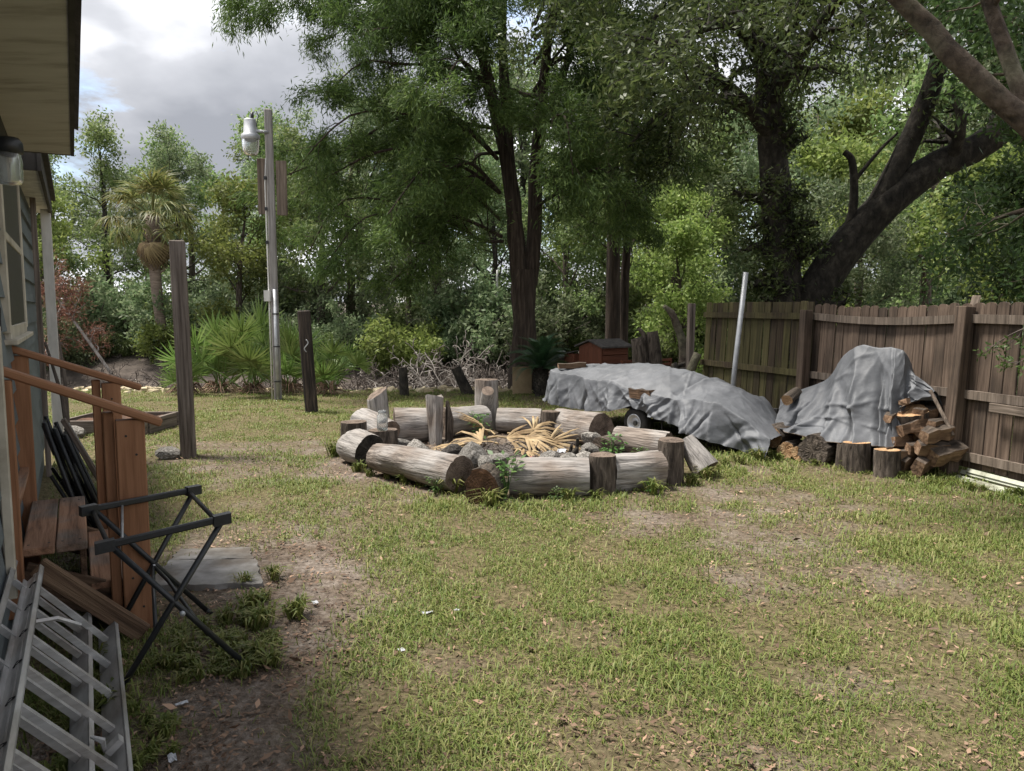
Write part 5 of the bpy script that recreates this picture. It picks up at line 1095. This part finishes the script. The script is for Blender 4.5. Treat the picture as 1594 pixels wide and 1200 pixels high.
# ------------------------------------------------------------------ posts and light pole
board('wooden_post', (-3.74, 8.8, -.2), (-3.78, 8.82, 2.46), .165, .15, MT['post_wood'], None, (1, .35, 0), .01, .012, 3, label='tall weathered grey square post standing alone in the lawn', cat='post')
p = board('charred_post', (-3.27, 12.55, -.2), (-3.38, 12.55, 1.67), .20, .17, MT['burnt_post'], None, (1, .2, 0), .02, .01, 4, label='short blackened post with a metal hook beside the light pole', cat='post')
mb = MB(); q = np.linspace(0, 1, 14); mb.tube(np.stack([-3.32 + .03 * np.sin(q * 2 * PI), np.full(14, 12.44), 1.20 - .2 * q], 1), [.009] * 14, 6, True); mb.build('hook', MT['galvanised'], p, True)
def light_pole():
    x, y = -4.38, 14.35; t = thing('light_pole', (x, y, 0), 'tall wooden light pole with yard lamp and conduit at the lawn edge', 'light pole')
    board('pole', (x, y, -.3), (x - .03, y, 5.28), .14, .14, MT['pole_grey'], t, (1, .25, 0), .02, .01, 7)
    for dx, h0, h1 in ((-.175, 3.42, 4.42), (.165, 3.4, 4.38)): board('sign_board', (x + dx, y + .05, h0), (x + dx, y + .05, h1), .19, .03, MT['fence_rail'], t, (1, .2, 0))
    G = MT['galvanised']
    mb = MB(); mb.tube([(x - .085, y - .09, .0), (x - .085, y - .09, 1.9), (x - .095, y - .09, 3.95), (x - .07, y - .09, 4.4)], [.014, .014, .012, .008], 8, True); mb.build('conduit', MT['white_paint'], t, True)
    mb = MB(); mb.tube([(x + .03, y - .105, .0), (x + .025, y - .105, 2.05)], [.035, .035], 10, True); mb.build('conduit', G, t, True)
    for z in (.35, 1.0, 1.6): mb = MB(); mb.box((x + .027, y - .10, z), (1, 0, 0), (0, 1, 0), (0, 0, 1), .05, .042, .012); mb.build('strap', MT['trailer_metal'], t)
    mb = MB(); mb.box((x - .10, y - .13, 1.93), (1, 0, 0), (0, 1, 0), (0, 0, 1), .055, .045, .10); mb.build('outlet_box', MT['white_paint'], t)
    for z in (2.9, 3.5, 4.05): mb = MB(); mb.box((x - .09, y - .09, z), (1, 0, 0), (0, 1, 0), (0, 0, 1), .022, .02, .03); mb.build('clip', MT['black_metal'], t)
    lx = x - .30; ly = y - .18
    mb = MB(); mb.tube([(x - .02, y - .06, 4.86), (lx + .1, ly, 4.86)], [.03, .03], 8, True); mb.build('arm', G, t, True)
    mb = MB(); mb.lathe((lx, ly, 0), [(0, 5.06), (.10, 5.06), (.105, 5.04), (.12, 4.82), (.16, 4.79), (.17, 4.74), (.155, 4.70)], 20); lo = mb.build('lamp_housing', G, t, True)
    mb = MB(); mb.lathe((lx, ly, 0), [(.152, 4.70), (.15, 4.62), (.135, 4.50), (.105, 4.44), (0, 4.43)], 20); mb.build('refractor', MT['lamp_glass'], lo, True)
    mb = MB(); mb.tube([(lx + .04, ly, 5.06), (lx + .04, ly, 5.18)], [.03, .03], 8, True); mb.build('photocell', MT['black_metal'], lo, True)
    mb = MB(); mb.tube([(lx + .1, ly, 4.9), (lx + .15, ly, 5.12), (lx + .12, ly, 5.2)], [.008] * 3, 5); mb.build('cable', MT['black_metal'], lo)
light_pole()

# ------------------------------------------------------------------ boat trailer under a tarp
TD, TN, TO = Vector((.626, -.780, 0)), Vector((.780, .626, 0)), Vector((.61, 11.3, 0))
def TL(a, b, z): return TO + TD * a + TN * b + UP * z
def trailer():
    t = thing('boat_trailer', tuple(TO), 'small trailer on one visible wheel hidden under the long silver tarp', 'trailer')
    M = MT['trailer_metal']
    board('side_beam', TL(.2, .12, .40), TL(3.0, .12, .40), .08, .05, M, t, UP); board('side_beam', TL(.2, 1.12, .40), TL(3.0, 1.12, .40), .08, .05, M, t, UP)
    for a in (.3, 1.6, 2.9): board('cross_beam', TL(a, .14, .38), TL(a, 1.1, .38), .06, .05, M, t, UP)
    mb = MB(); mb.tube([TL(1.62, -.02, .2), TL(1.62, 1.25, .2)], [.03] * 2, 8, True); mb.build('axle', M, t)
    mb = MB(); mb.tube([TL(2.05, .02, .01), TL(2.05, .02, .40)], [.01] * 2, 6); mb.build('jack_chain', M, t)
    for b in (.04, 1.22):
        c = TL(1.62, b, .205); fw = -TN
        MM = Matrix((TD, UP, TN)).transposed().to_4x4(); MM.translation = c; MM = MM.copy()
        w = thing_part('wheel', t); WM[w.name] = MM; w.matrix_basis = WM[t.name].inverted() @ MM
        mb = MB(); mb.lathe((0, 0, 0), [(.115, -.07), (.17, -.075), (.195, -.055), (.205, -.03), (.205, .03), (.195, .055), (.17, .075), (.115, .07)], 32); put('tyre', mesh('tyre', np.concatenate(mb.V), mb.F, MT['tyre'], True), w, MM)
        mb = MB(); mb.lathe((0, 0, 0), [(0, -.03), (.03, -.035), (.045, -.045), (.05, -.03), (.09, -.045), (.10, -.07), (.118, -.075), (.118, .07)], 32); put('rim', mesh('rim', np.concatenate(mb.V), mb.F, MT['galvanised'], True), w, MM)
    # hull under the tarp, so that the cover rests on something
    V = []; 
    for a, w, z in ((.1, .58, .62), (1.2, .6, .62), (2.2, .52, .6), (2.9, .3, .55)): V += [TL(a, .62 - w, z), TL(a, .62 - w * .7, .42), TL(a, .62 + w * .7, .42), TL(a, .62 + w, z)]
    part('hull', [list(v) for v in V], [[i * 4 + j, i * 4 + (j + 1) % 4, i * 4 + 4 + (j + 1) % 4, i * 4 + 4 + j] for i in range(3) for j in range(4)], M, t)
    # the tarp
    na, nb = 260, 130; a = np.linspace(-.06, 3.45, na); s = np.linspace(0, 1, nb); A, S = np.meshgrid(a, s, indexing='ij')
    near = np.interp(A, [-.1, 1.5, 2.4, 3.0, 3.5], [0, -.06, -.02, .0, .05]); far = np.interp(A, [-.1, .8, 2.0, 2.8, 3.5], [1.22, 1.28, 1.2, 1.0, .62])
    zt = np.interp(A, [-.1, .6, 1.5, 2.3, 2.9, 3.2, 3.5], [.80, .76, .66, .60, .60, .50, .28])         # near gunwale
    zr = np.interp(A, [-.1, .5, 1.2, 2.0, 2.7, 3.1, 3.5], [.84, .90, .92, .86, .74, .55, .28])         # ridge
    zb = np.interp(A, [-.1, .2, .8, 1.3, 1.6, 2.0, 2.6, 2.95, 3.2, 3.5], [.36, .33, .27, .33, .43, .33, .22, .15, .06, .0]) + .03 * (fbm2(A * 3, A * 0, 1., 3, 2) - .5)
    k1, k2, k3 = .30, .62, .88
    b = np.where(S < k1, near - .05 + .05 * S / k1 * 1., np.where(S < k3, near + (far - near) * (S - k1) / (k3 - k1), far + .03))
    u = np.clip(S / k1, 0, 1)
    z = np.where(S < k1, zb + (zt - zb) * u ** 1.0, np.where(S < k2, zt + (zr - zt) * np.sin((S - k1) / (k2 - k1) * PI / 2), np.where(S < k3, zr + (zt - .02 - zr) * ((S - k2) / (k3 - k2)) ** 1.6, zt - .02 - (zt - .30) * (S - k3) / (1 - k3))))
    for _ in range(3):                                            # soften the creases of the profile
        z[:, 1:-1] = .25 * z[:, :-2] + .5 * z[:, 1:-1] + .25 * z[:, 2:]; b[:, 1:-1] = .25 * b[:, :-2] + .5 * b[:, 1:-1] + .25 * b[:, 2:]
    sk = smooth(k1 + .12, .0, S)                                   # folds hang from the gunwale
    ph = A * 2.6 + 1.3 * S + .9 * fbm2(A, S, 1.6, 5, 2)
    fold = (1 - np.abs(np.sin(ph * 2.3))) ** 2
    b = b - sk * (.10 * fold + .10 * (fbm2(A * 2.2 + S * 3, S * 2, 1.2, 8, 3) - .5)) - .12 * sk * u * 0
    b = b - .16 * np.exp(-((A - 2.75) / .22) ** 2) * sk - .10 * np.exp(-((A - .12) / .15) ** 2) * sk
    z = z + (.040 * (fbm2(A * 1.6 + S * 1.3, S * 4 - A * .9, 1.7, 15, 4) - .5) + .035 * (.5 - np.abs(fbm2(A * 3 - S * 2, S * 5 + A, 1.3, 17, 3) - .5) * 4) * .35) * (1 - .4 * sk)
    z = z - .05 * np.exp(-((A - 2.1 - .35 * S) / .06) ** 2) * (S > .35) * 1 + .045 * np.exp(-((A - 2.18 - .35 * S) / .05) ** 2) * (S > .35)
    z = z - .035 * np.sin(np.clip((A) / 3.0, 0, 1) * PI * 3) * (S > k1) * .6
    rg = lambda x, y, f, sd: (1 - np.abs(2 * fbm2(x, y, f, sd, 2) - 1)) ** 2
    z = z + (.030 * (rg(A * .6 + S, S * .9 - A * .5, 2.4, 70) - .5) + .012 * (rg(A + S * .4, S * 2.4, 5, 71) - .5)) * smooth(0, .1, S)
    b = b - sk * (.07 * (rg(A * 1.3 + S * 1.1, S * .5, 2.6, 72) - .5) + .02 * (rg(A * 1.5 - S * 1.6, S * .9, 5.5, 73) - .5))
    fr = random.Random(31)
    for q in range(26):                                            # hanging folds of the skirt
        a0 = fr.uniform(.0, 3.3); sl = fr.uniform(-1.6, 1.2); wd = fr.uniform(.018, .05); am = fr.choice((-1, 1, 1)) * fr.uniform(.02, .05); top = fr.uniform(.18, .42)
        b = b - am * np.exp(-((A - a0 - sl * (S - .1)) / wd) ** 2) * smooth(top, top * .4, S)
    for q in range(16):                                            # creases across the top
        a0 = fr.uniform(.1, 3.0); sl = fr.uniform(-2.2, 2.2); wd = fr.uniform(.012, .03); am = fr.choice((-1, 1)) * fr.uniform(.008, .02); c0 = fr.uniform(.3, .9); ln = fr.uniform(.08, .25)
        z = z + am * np.exp(-((A - a0 - sl * (S - c0)) / wd) ** 2) * np.exp(-((S - c0) / ln) ** 2)
    end = smooth(2.9, 3.45, A); z = np.maximum(z * (1 - .25 * end), .012 + .01 * fbm2(A, S, 6, 4, 2)); 
    AA = A + .18 * end * (1 - S) + .05 * (fbm2(S * 7, A * 3, 1, 41, 3) - .5) * (end + (A < .05))
    P = np.array(TO)[None, None] + np.array(TD)[None, None] * AA[..., None] + np.array(TN)[None, None] * b[..., None]; P[..., 2] = z
    i = np.arange(na - 1)[:, None] * nb + np.arange(nb - 1)[None]; F = np.stack([i, i + 1, i + nb + 1, i + nb], -1).reshape(-1, 4)
    o = put('tarp', mesh('tarp', P.reshape(-1, 3), F, MT['tarp'], True), label='long wrinkled silver tarp draped over the boat trailer', cat='tarp', group='silver tarps')
    # left end curtain
    n2 = 26; E = []; 
    for j in range(n2):
        f = j / (n2 - 1); k = int(f * (nb - 1)); top = P[0, k].copy(); bot = top.copy(); bot[2] = .34 + .03 * math.sin(j); e = []
        for q in range(7): v = top + (bot - top) * q / 6; v[:2] -= np.array(TD)[:2] * (.035 * math.sin(j * 1.7) * q / 6 + .01 * q); E.append(v)
    part('end_flap', E, [[j * 7 + q, j * 7 + q + 1, (j + 1) * 7 + q + 1, (j + 1) * 7 + q] for j in range(n2 - 1) for q in range(6)], MT['tarp'], o, True)
    return P
TP = trailer()
def split_log(p, d, L, w, h, seed, label, group, mat='split_wood', roll=0., cat='firewood'):
    rg = random.Random(seed); M = axes(p, d, (0, 0, 1)) @ Matrix.Rotation(roll, 4, 'Z'); n = 5
    prof = [(-.5, -.5), (.35, -.55), (.5, .05), (.1, .5), (-.4, .42)]; V = []
    for i in range(n):
        k = 1 + rg.uniform(-.2, .2); bx, by = rg.uniform(-.1, .1), rg.uniform(-.1, .1)
        V += [(h * (py * k + by), w * (px * k + bx), L * i / (n - 1) + rg.uniform(-.015, .015)) for px, py in prof]
    F = [[i * 5 + j, i * 5 + 5 + j, i * 5 + 5 + (j + 1) % 5, i * 5 + (j + 1) % 5] for i in range(n - 1) for j in range(5)]
    o = put('firewood_piece', mesh('firewood_piece', V, [f for i, f in enumerate(F) if i % 5 in (0, 1)] or F, MT['split_bark']), None, M, label, cat, group)
    put('split_face', mesh('split_face', V, [f for i, f in enumerate(F) if i % 5 not in (0, 1)], MT[mat]), o, M)
    put('cut_end', mesh('cut_end', V[:5], [[0, 1, 2, 3, 4]], MT[mat]), o, M); put('cut_end', mesh('cut_end', V[20:], [[4, 3, 2, 1, 0]], MT[mat]), o, M)
    return o
split_log(tuple(TL(.05, .05, .86)), TD * .5 + TN * .9, .42, .12, .09, 1, 'split firewood piece lying on the far left end of the trailer tarp', 'firewood weighting the tarp', roll=PI)
split_log(tuple(TL(1.58, -.03, .585)), TD + UP * .05, .34, .12, .12, 2, 'split firewood piece lying on the tarp above the trailer wheel', 'firewood weighting the tarp', roll=PI)

# ------------------------------------------------------------------ woodpile under the second tarp
def woodpile():
    fd = Vector((.27, -.96, 0)); 
    # tarp: outline columns from left to right: foot (front), shoulder, top, back
    cols = [  # foot xyz, top xyz
        ((3.02, 9.00, .33), (3.30, 9.35, .62)), ((3.10, 8.72, .30), (3.50, 9.20, .74)), ((3.28, 8.42, .30), (3.70, 9.00, .88)), ((3.46, 8.20, .27), (3.80, 8.86, 1.14)), ((3.62, 8.02, .27), (3.90, 8.70, 1.27)),
        ((3.76, 7.90, .27), (4.03, 8.50, 1.28)), ((3.88, 7.84, .27), (4.14, 8.36, 1.27)), ((3.97, 7.84, .34), (4.21, 8.26, 1.24)), ((4.06, 7.98, .62), (4.25, 8.24, 1.06)), ((4.20, 7.98, .74), (4.32, 8.12, .95)), ((4.34, 7.90, .80), (4.40, 7.98, .84))]
    cf = poly([c[0] for c in cols], np.ones(len(cols)), 24)[0]; ct = poly([c[1] for c in cols], np.ones(len(cols)), 24)[0]
    nu = len(cf); nv = 90; U, V_ = np.meshgrid(np.linspace(0, 1, nu), np.linspace(0, 1, nv), indexing='ij')
    f = np.clip(V_ / .78, 0, 1); g = np.clip((V_ - .78) / .22, 0, 1)
    P = cf[:, None] * (1 - f[..., None]) + ct[:, None] * f[..., None]
    sg = np.sin(f * PI); P[..., 2] -= .10 * sg * (1 - f) ; P[..., :2] += (np.array([.25, .18]) * (sg * .10)[..., None])
    P += np.stack([g * .22, g * .10, -g ** 1.7 * .42], -1)                                   # over the top and down behind
    nd = np.array([-.86, -.5, .1]); fall = (1 - f) ** .7
    rid = (1 - np.abs(np.sin(U * 13 + .8 * f + 1.8 * fbm2(U * 4, f * 1.2, 1., 61, 2)))) ** 1.6
    P += nd * ((.15 * rid - .05) * (.25 + .75 * fall) * (1 - g))[..., None]
    P += nd * (.06 * (fbm2(U * 7 + f * 2, f * 2 - U * 3, 1.0, 66, 3) - .5))[..., None]
    P[..., 2] += .05 * (fbm2(U * 9, f * 3, 1.3, 67, 3) - .5)
    rg = lambda x, y, fq, sd: (1 - np.abs(2 * fbm2(x, y, fq, sd, 2) - 1)) ** 2
    P += nd * ((.07 * (rg(U * 4.2 + f * .5, f * .55, 1.2, 74) - .5) + .02 * (rg(U * 6 - f * 1.5, f * 1.1, 2.6, 75) - .5)) * (1 - .5 * g))[..., None]
    fr = random.Random(8)
    for q in range(30):                                            # folds that run down from the peak
        u0 = fr.uniform(.03, .97); con = fr.uniform(.15, .6); wd = fr.uniform(.006, .018); am = fr.choice((-1, 1, 1)) * fr.uniform(.025, .075); hi = fr.uniform(.35, 1.1)
        uc = u0 + (.52 - u0) * con * f + .02 * math.sin(q) * f * f
        P += nd * (am * np.exp(-((U - uc) / wd) ** 2) * (1 - smooth(hi * .6, hi, f)) * smooth(-.15, .12, f + .1))[..., None]
    for q in range(12):
        u0 = fr.uniform(.1, .9); f0 = fr.uniform(.15, .9); sl = fr.uniform(-.25, .25); P += nd * (fr.choice((-1, 1)) * fr.uniform(.012, .03) * np.exp(-((f - f0 - sl * (U - u0) * 4) / .02) ** 2) * np.exp(-((U - u0) / .09) ** 2))[..., None]
    i = np.arange(nu - 1)[:, None] * nv + np.arange(nv - 1)[None]; F = np.stack([i, i + nv, i + nv + 1, i + 1], -1).reshape(-1, 4)
    o = put('tarp', mesh('tarp', P.reshape(-1, 3), F, MT['tarp'], True), label='silver tarp heaped over the firewood pile against the fence', cat='tarp', group='silver tarps')
    mb = MB(); q = P[8::5, 0] + np.array([0, 0, -.004]); q = q[:42]; mb.tube(q, np.full(len(q), .005), 5); mb.build('hem_rope', MT['fence_rail'], o)
    G = 'firewood in the pile against the fence'
    # round logs under the tarp, front row
    K = dict(mat='bark', end='fresh_cut', rough=2.)
    log('firewood_round', (3.63, 7.98, -.03), (3.62, 8.0, .30), .135, .13, 81, 'upright barked round at the foot of the tarp, left of its twin', G, 'firewood', **K)
    log('firewood_round', (3.83, 7.74, -.03), (3.83, 7.75, .27), .13, .125, 82, 'upright barked round at the foot of the tarp, right of its twin', G, 'firewood', **K)
    log('firewood_round', (3.28, 8.30, .15), (3.52, 8.52, .15), .17, .17, 83, 'thick rough barked round lying left of the two upright ones', G, 'firewood', mat='bark', end='bark', rough=3.)
    log('firewood_round', (3.10, 8.62, .10), (3.32, 8.80, .10), .10, .10, 84, 'small round with an orange cut end left of the thick rough one', G, 'firewood', **K)
    log('firewood_round', (3.18, 8.46, .09), (3.40, 8.64, .09), .08, .08, 85, 'thinnest round with an orange cut end in the front row', G, 'firewood', **K)
    log('firewood_round', (3.05, 8.95, .20), (3.35, 9.1, .24), .14, .14, 86, 'dark round at the left end under the tarp', G, 'firewood', **K)
    log('firewood_round', (3.52, 8.12, -.02), (3.54, 8.14, .26), .06, .055, 87, 'slim upright billet between the rough round and the upright ones', G, 'firewood', **K)
    # hidden core that holds the tarp up
    r = random.Random(5)
    for i in range(6):
        for j in range(4):
            if j > (2 if 2 <= i <= 4 else 0): continue
            a = Vector((3.66 + i * .12 + j * .05, 9.05 - i * .2, .13 + j * .23)); log('firewood_round', a, a + Vector((.26, .09, 0)), .115, .115, 100 + i * 5 + j, 'dark round stacked deep under the heaped tarp', G, 'firewood', 'bark', 'log_end', m=14)
    log('firewood_round', (3.42, 9.2, .70), (3.25, 9.05, .62), .07, .07, 90, 'barked branch lying across the left shoulder of the tarp', G, 'firewood', **K)
    # split stack at the right
    log('firewood_round', (4.20, 8.02, .52), (4.17, 7.99, .64), .155, .16, 91, 'flat cut round with a pale centre on top of the split stack', G, 'firewood', **K)
    names = ['lowest big split piece at the front right of the stack', 'second split piece from the ground with a pale end', 'small split piece at the left of the lower rows', 'middle split piece of the right stack with bark on top', 'long split piece leaning on the fence post', 'upper left split piece under the flat cut round', 'top left dark split piece next to the tarp edge', 'upper right dark split piece beside the post', 'left pale ended billet in the middle rows', 'short billet wedged at the left of the stack', 'dark split piece behind the flat cut round', 'thin split piece across the top of the stack']
    st = [(4.08, 7.62, .11, .13, .16), (4.06, 7.78, .26, .11, .11), (3.96, 7.80, .20, .10, .09), (4.10, 7.66, .30, .12, .13), (4.13, 7.62, .42, .12, .11), (4.02, 7.86, .44, .12, .10), (3.92, 7.95, .56, .10, .08), (4.22, 7.60, .22, .13, .14), (3.95, 7.86, .32, .09, .09), (3.98, 7.78, .10, .10, .12), (4.08, 8.02, .58, .10, .08), (4.10, 7.98, .72, .08, .05)]
    for i, ((x, y, z, w, h), nm) in enumerate(zip(st, names)):
        split_log((x - .03, y - .02, z), (.62 + r.uniform(-.15, .1), .30 + r.uniform(-.2, .5), r.uniform(-.05, .12)), .34 + .08 * r.random(), w * 1.15, h * 1.2, 200 + i, nm, G, roll=PI + r.uniform(-.5, .5))
    for i in range(7):
        split_log((4.18 + .03 * (i % 2), 7.88 - .1 * (i % 3), .10 + .085 * i), (.5, .35, 0), .3, .12, .1, 240 + i, 'dark split piece at the back of the right stack', G, roll=PI)
    mb = MB(); mb.tube([(4.30, 7.88, .86), (4.36, 7.72, .62), (4.40, 7.60, .44)], [.018, .018, .018], 7, True); mb.build('wooden_stick', MT['fence_rail'], label='straight grey stick slanting down from the tarp corner to the fence post', cat='stick')
woodpile()

# ------------------------------------------------------------------ coop, brush stumps, twin trunk, panels
def coop():
    t = thing('chicken_coop', (1.75, 14.6, 0), 'small red brown wooden chicken coop with gable roof behind the tarped trailer', 'coop')
    C = MT['coop_paint']; ex, ey = Vector((.8, .6, 0)), Vector((-.6, .8, 0)); O = Vector((1.66, 14.2, 0))
    def Q(a, b, z): return O + ex * a + ey * b + UP * z
    h = .98; m = boxmesh
    # front (gable end) faces the left: planks round a doorway
    for b0, b1, z0, z1 in ((0, .16, 0, h), (.16, .36, .62, h), (.36, .62, 0, h)):
        mb = MB(); mb.box(Q(0, (b0 + b1) / 2, (z0 + z1) / 2), ex, ey, UP, .015, (b1 - b0) / 2 - .002, (z1 - z0) / 2); mb.build('front_panel', C, t)
    mb = MB(); mb.add([list(Q(.013, -.01, h)), list(Q(.013, .63, h)), list(Q(.013, .31, h + .10)), list(Q(-.013, -.01, h)), list(Q(-.013, .63, h)), list(Q(-.013, .31, h + .10))], [[0, 1, 2, 2], [3, 5, 4, 4]]); mb.F = [[0, 1, 2], [3, 5, 4], [0, 3, 4, 1], [1, 4, 5, 2], [2, 5, 3, 0]]; mb.build('gable', C, t)
    for i in range(6): board('wall_plank', Q(.02, -.005, .09 + i * .165), Q(.66, -.005, .09 + i * .165), .155, .02, C, t, UP, .004)
    mb = MB(); mb.box(Q(.66, .31, h / 2), ex, ey, UP, .012, .31, h / 2); mb.box(Q(.33, .625, h / 2), ex, ey, UP, .32, .012, h / 2); mb.build('back_wall', C, t)
    for s in (0, 1):
        b0, b1 = (-.08, .31) if s == 0 else (.31, .70); z0, z1 = (h - .01, h + .115) if s == 0 else (h + .115, h - .01)
        V = [Q(-.07, b0, z0), Q(.74, b0, z0), Q(.74, b1, z1), Q(-.07, b1, z1)]; V += [v + UP * .03 for v in V]
        part('roof', [list(v) for v in V], [[0, 3, 2, 1], [4, 5, 6, 7], [0, 1, 5, 4], [1, 2, 6, 5], [2, 3, 7, 6], [3, 0, 4, 7]], MT['coop_roof'], t)
    mb = MB(); mb.box(Q(-.02, .78, .42), ex, ey, UP, .10, .14, .42); mb.build('nest_box', C, t)
    V = [Q(-.15, .62, .88), Q(.10, .62, .90), Q(.10, .95, .84), Q(-.15, .95, .82)]; V += [v + UP * .02 for v in V]
    part('nest_lid', [list(v) for v in V], [[0, 3, 2, 1], [4, 5, 6, 7], [0, 1, 5, 4], [1, 2, 6, 5], [2, 3, 7, 6], [3, 0, 4, 7]], MT['coop_roof'], t)
    for z in (.72, .64): board('run_rail', Q(.3, -.2, z), Q(1.5, -.35, z), .05, .04, C, t, UP)
    for a in (.32, 1.48): board('run_post', Q(a, -.19 - .1 * a, 0), Q(a, -.19 - .1 * a, .75), .05, .05, C, t, ex)
coop()
def extras():
    t = thing('twin_trunk_tree', (2.48, 18.6, 0), 'tree with two straight brown trunks rising right behind the coop', 'tree')
    for dx, r0, nm in ((0, .17, 1), (.32, .11, 2)):
        V, F = tube(*poly([(2.42 + dx, 18.6 + dx, -.2), (2.42 + dx, 18.6 + dx, 2.2), (2.40 + dx * 1.3, 18.6, 4.5), (2.3 + dx * 2, 18.6, 8)], [r0 * 1.15, r0, r0 * .85, r0 * .4]), 14); part('trunk', V, F, MT['cedar_bark'], t, True)
    r = np.random.default_rng(90); out = []; tips = []
    for q in (poly([(2.4, 18.6, 3), (2.4, 18.6, 5), (2.3, 18.6, 8.5)], [.05, .04, .02]), poly([(2.8, 18.6, 3), (2.9, 18.6, 5), (3.0, 18.6, 8)], [.05, .04, .02])): sprout(r, out, tips, q[0], q[1], 14, .0, 1.2, 1.7, 2, (0, 0, -.3), .2, 4, .5)
    wood(out, MT['cedar_bark'], 'branches', t); V, F = leaves(r, tips, 12, (.15, .15, .14), .13, .2, .4, .3); part('crown', V, F, MT['cedar'], t)
    # stumps and brush left of the fence
    def multi(name, base, stems, mat, label, cat):
        o = []; 
        for s in stems: o.append(poly(s[0], s[1]))
        t = thing(name, base, label, cat); 
        for q, rr in o:
            V, F = tube(q, rr, 10); V = V + (fbm(V * 8, 5, 3)[:, None] - .5) * rr[0] * .5
            k = len(V); F = F.tolist() + [list(range(k - 10, k))]; part('stem', V, F, MT[mat], t, True)
    multi('hollow_stump', (2.35, 13.4, 0), [([(2.3, 13.4, -.1), (2.28, 13.4, .5), (2.18, 13.4, 1.18)], [.2, .17, .12]), ([(2.45, 13.35, -.1), (2.5, 13.35, .6), (2.42, 13.35, 1.3)], [.14, .12, .1]), ([(2.35, 13.4, .8), (2.3, 13.4, 1.2), (2.2, 13.4, 1.36)], [.06, .05, .03])], 'bark', 'hollow broken stump with jagged prongs left of the fence', 'stump')
    multi('fallen_limb', (2.95, 13.0, 0), [([(2.75, 13.1, .02), (2.85, 13.0, .5), (2.9, 13.0, 1.0), (2.72, 13.0, 1.55), (2.55, 13, 1.75)], [.11, .1, .08, .06, .03])], 'pale_bark', 'crooked limb propped upright near the first fence post', 'limb')
    multi('cut_branch', (2.85, 12.4, 0), [([(2.62, 12.45, .05), (2.8, 12.4, .5), (2.98, 12.35, .98)], [.085, .075, .065])], 'pale_bark', 'straight cut branch leaning against the first fence post', 'branch')
    multi('branch_pile', (2.5, 12.9, 0), [([(2.1, 13.0, .3), (2.5, 12.9, .62), (2.9, 12.8, .8)], [.05, .05, .03]), ([(2.3, 12.8, .2), (2.7, 12.9, .6), (3.0, 12.9, .7)], [.06, .06, .04]), ([(2.6, 12.7, .1), (2.75, 12.75, .5), (2.7, 12.8, .8)], [.07, .06, .05])], 'dark_bark', 'low heap of dark branches between the stump and the fence', 'branch pile')
    log('tree_stump', (-2.1, 15.0, -.1), (-2.13, 15.0, .56), .10, .085, 95, 'slim dark stump at the edge of the dry channel left of the leaning one', 'stumps at the channel edge', 'stump', 'dark_bark')
    log('tree_stump', (-.82, 15.3, -.1), (-1.12, 15.2, .55), .13, .10, 96, 'dark stump leaning left at the edge of the dry channel', 'stumps at the channel edge', 'stump', 'dark_bark')
    mb = MB(); mb.box((.20, 15.35, .24), (1, .05, 0), (-.05, 1, 0), (0, 0, 1), .19, .04, .30); mb.build('tan_panel', MT['tan_panel'], label='tan upright slab left of the small sago palm', cat='slab')
    mb = MB(); mb.box((.92, 14.9, .22), (1, .05, 0), (-.05, 1, 0), (0, 0, 1), .12, .04, .28); mb.build('tan_panel', MT['tan_panel'], label='tan upright slab right of the small sago palm', cat='slab')
    # red dead pine top and pale fallen tree on the far bank
    r = np.random.default_rng(95); t = thing('dead_pine', (-13.6, 24.6, 0), 'fallen pine top with rust red dead needles on the left far bank', 'dead tree'); out = []; tips = []
    for q in (poly([(-12.3, 23.6, -.3), (-13.2, 23.8, .9), (-14.0, 24.0, 1.9), (-14.6, 24.2, 2.6)], [.05, .045, .035, .02]), poly([(-14.6, 24.0, .0), (-14.2, 24, 1.2), (-13.7, 24, 2.3)], [.06, .05, .02])):
        out.append(q); sprout(r, out, tips, q[0], q[1], 11, .15, .9, 1.1, 2, (0, 0, -.3), .25, 4, .5)
    wood([(p, np.maximum(q, .012)) for p, q in out], MT['dead_twig'], 'trunk', t); V, F = leaves(r, tips, 14, (.12, .12, .12), .15, .12, .3, .3); part('needles', V, F, MT['red_dead'], t)
    mb = MB(); q = poly([(-.46, 26.5, -.4), (-.52, 26.5, 1.5), (-.5, 26.5, 3.0)], [.06, .05, .035]); mb.tube(q[0], q[1], 8, True); mb.build('bare_snag', MT['white_paint'], None, True, label='thin white bare snag standing left of the cedar trunk', cat='snag')
    # sprig hanging over the fence at the right edge
    r = np.random.default_rng(97); t = thing('hanging_branch', (4.75, 6.9, 1.4), 'thin leafy sprig hanging in front of the fence at the right edge', 'branch'); out = []; tips = []
    for q in (poly([(4.9, 6.4, 1.75), (4.75, 6.8, 1.62), (4.6, 7.15, 1.45), (4.5, 7.3, 1.30)], [.008, .007, .005, .003]), poly([(4.9, 6.3, 1.6), (4.7, 6.7, 1.38), (4.55, 6.95, 1.20)], [.007, .005, .003])):
        out.append(q); sprout(r, out, tips, q[0], q[1], 6, .2, .8, .3, 1, (0, 0, -.2), .2)
    wood(out, MT['brown_twig'], 'twig', t); V, F = leaves(r, tips, 7, (.035, .035, .02), .05, .35, .4); part('leaves', V, F, MT['weed'], t)
extras()
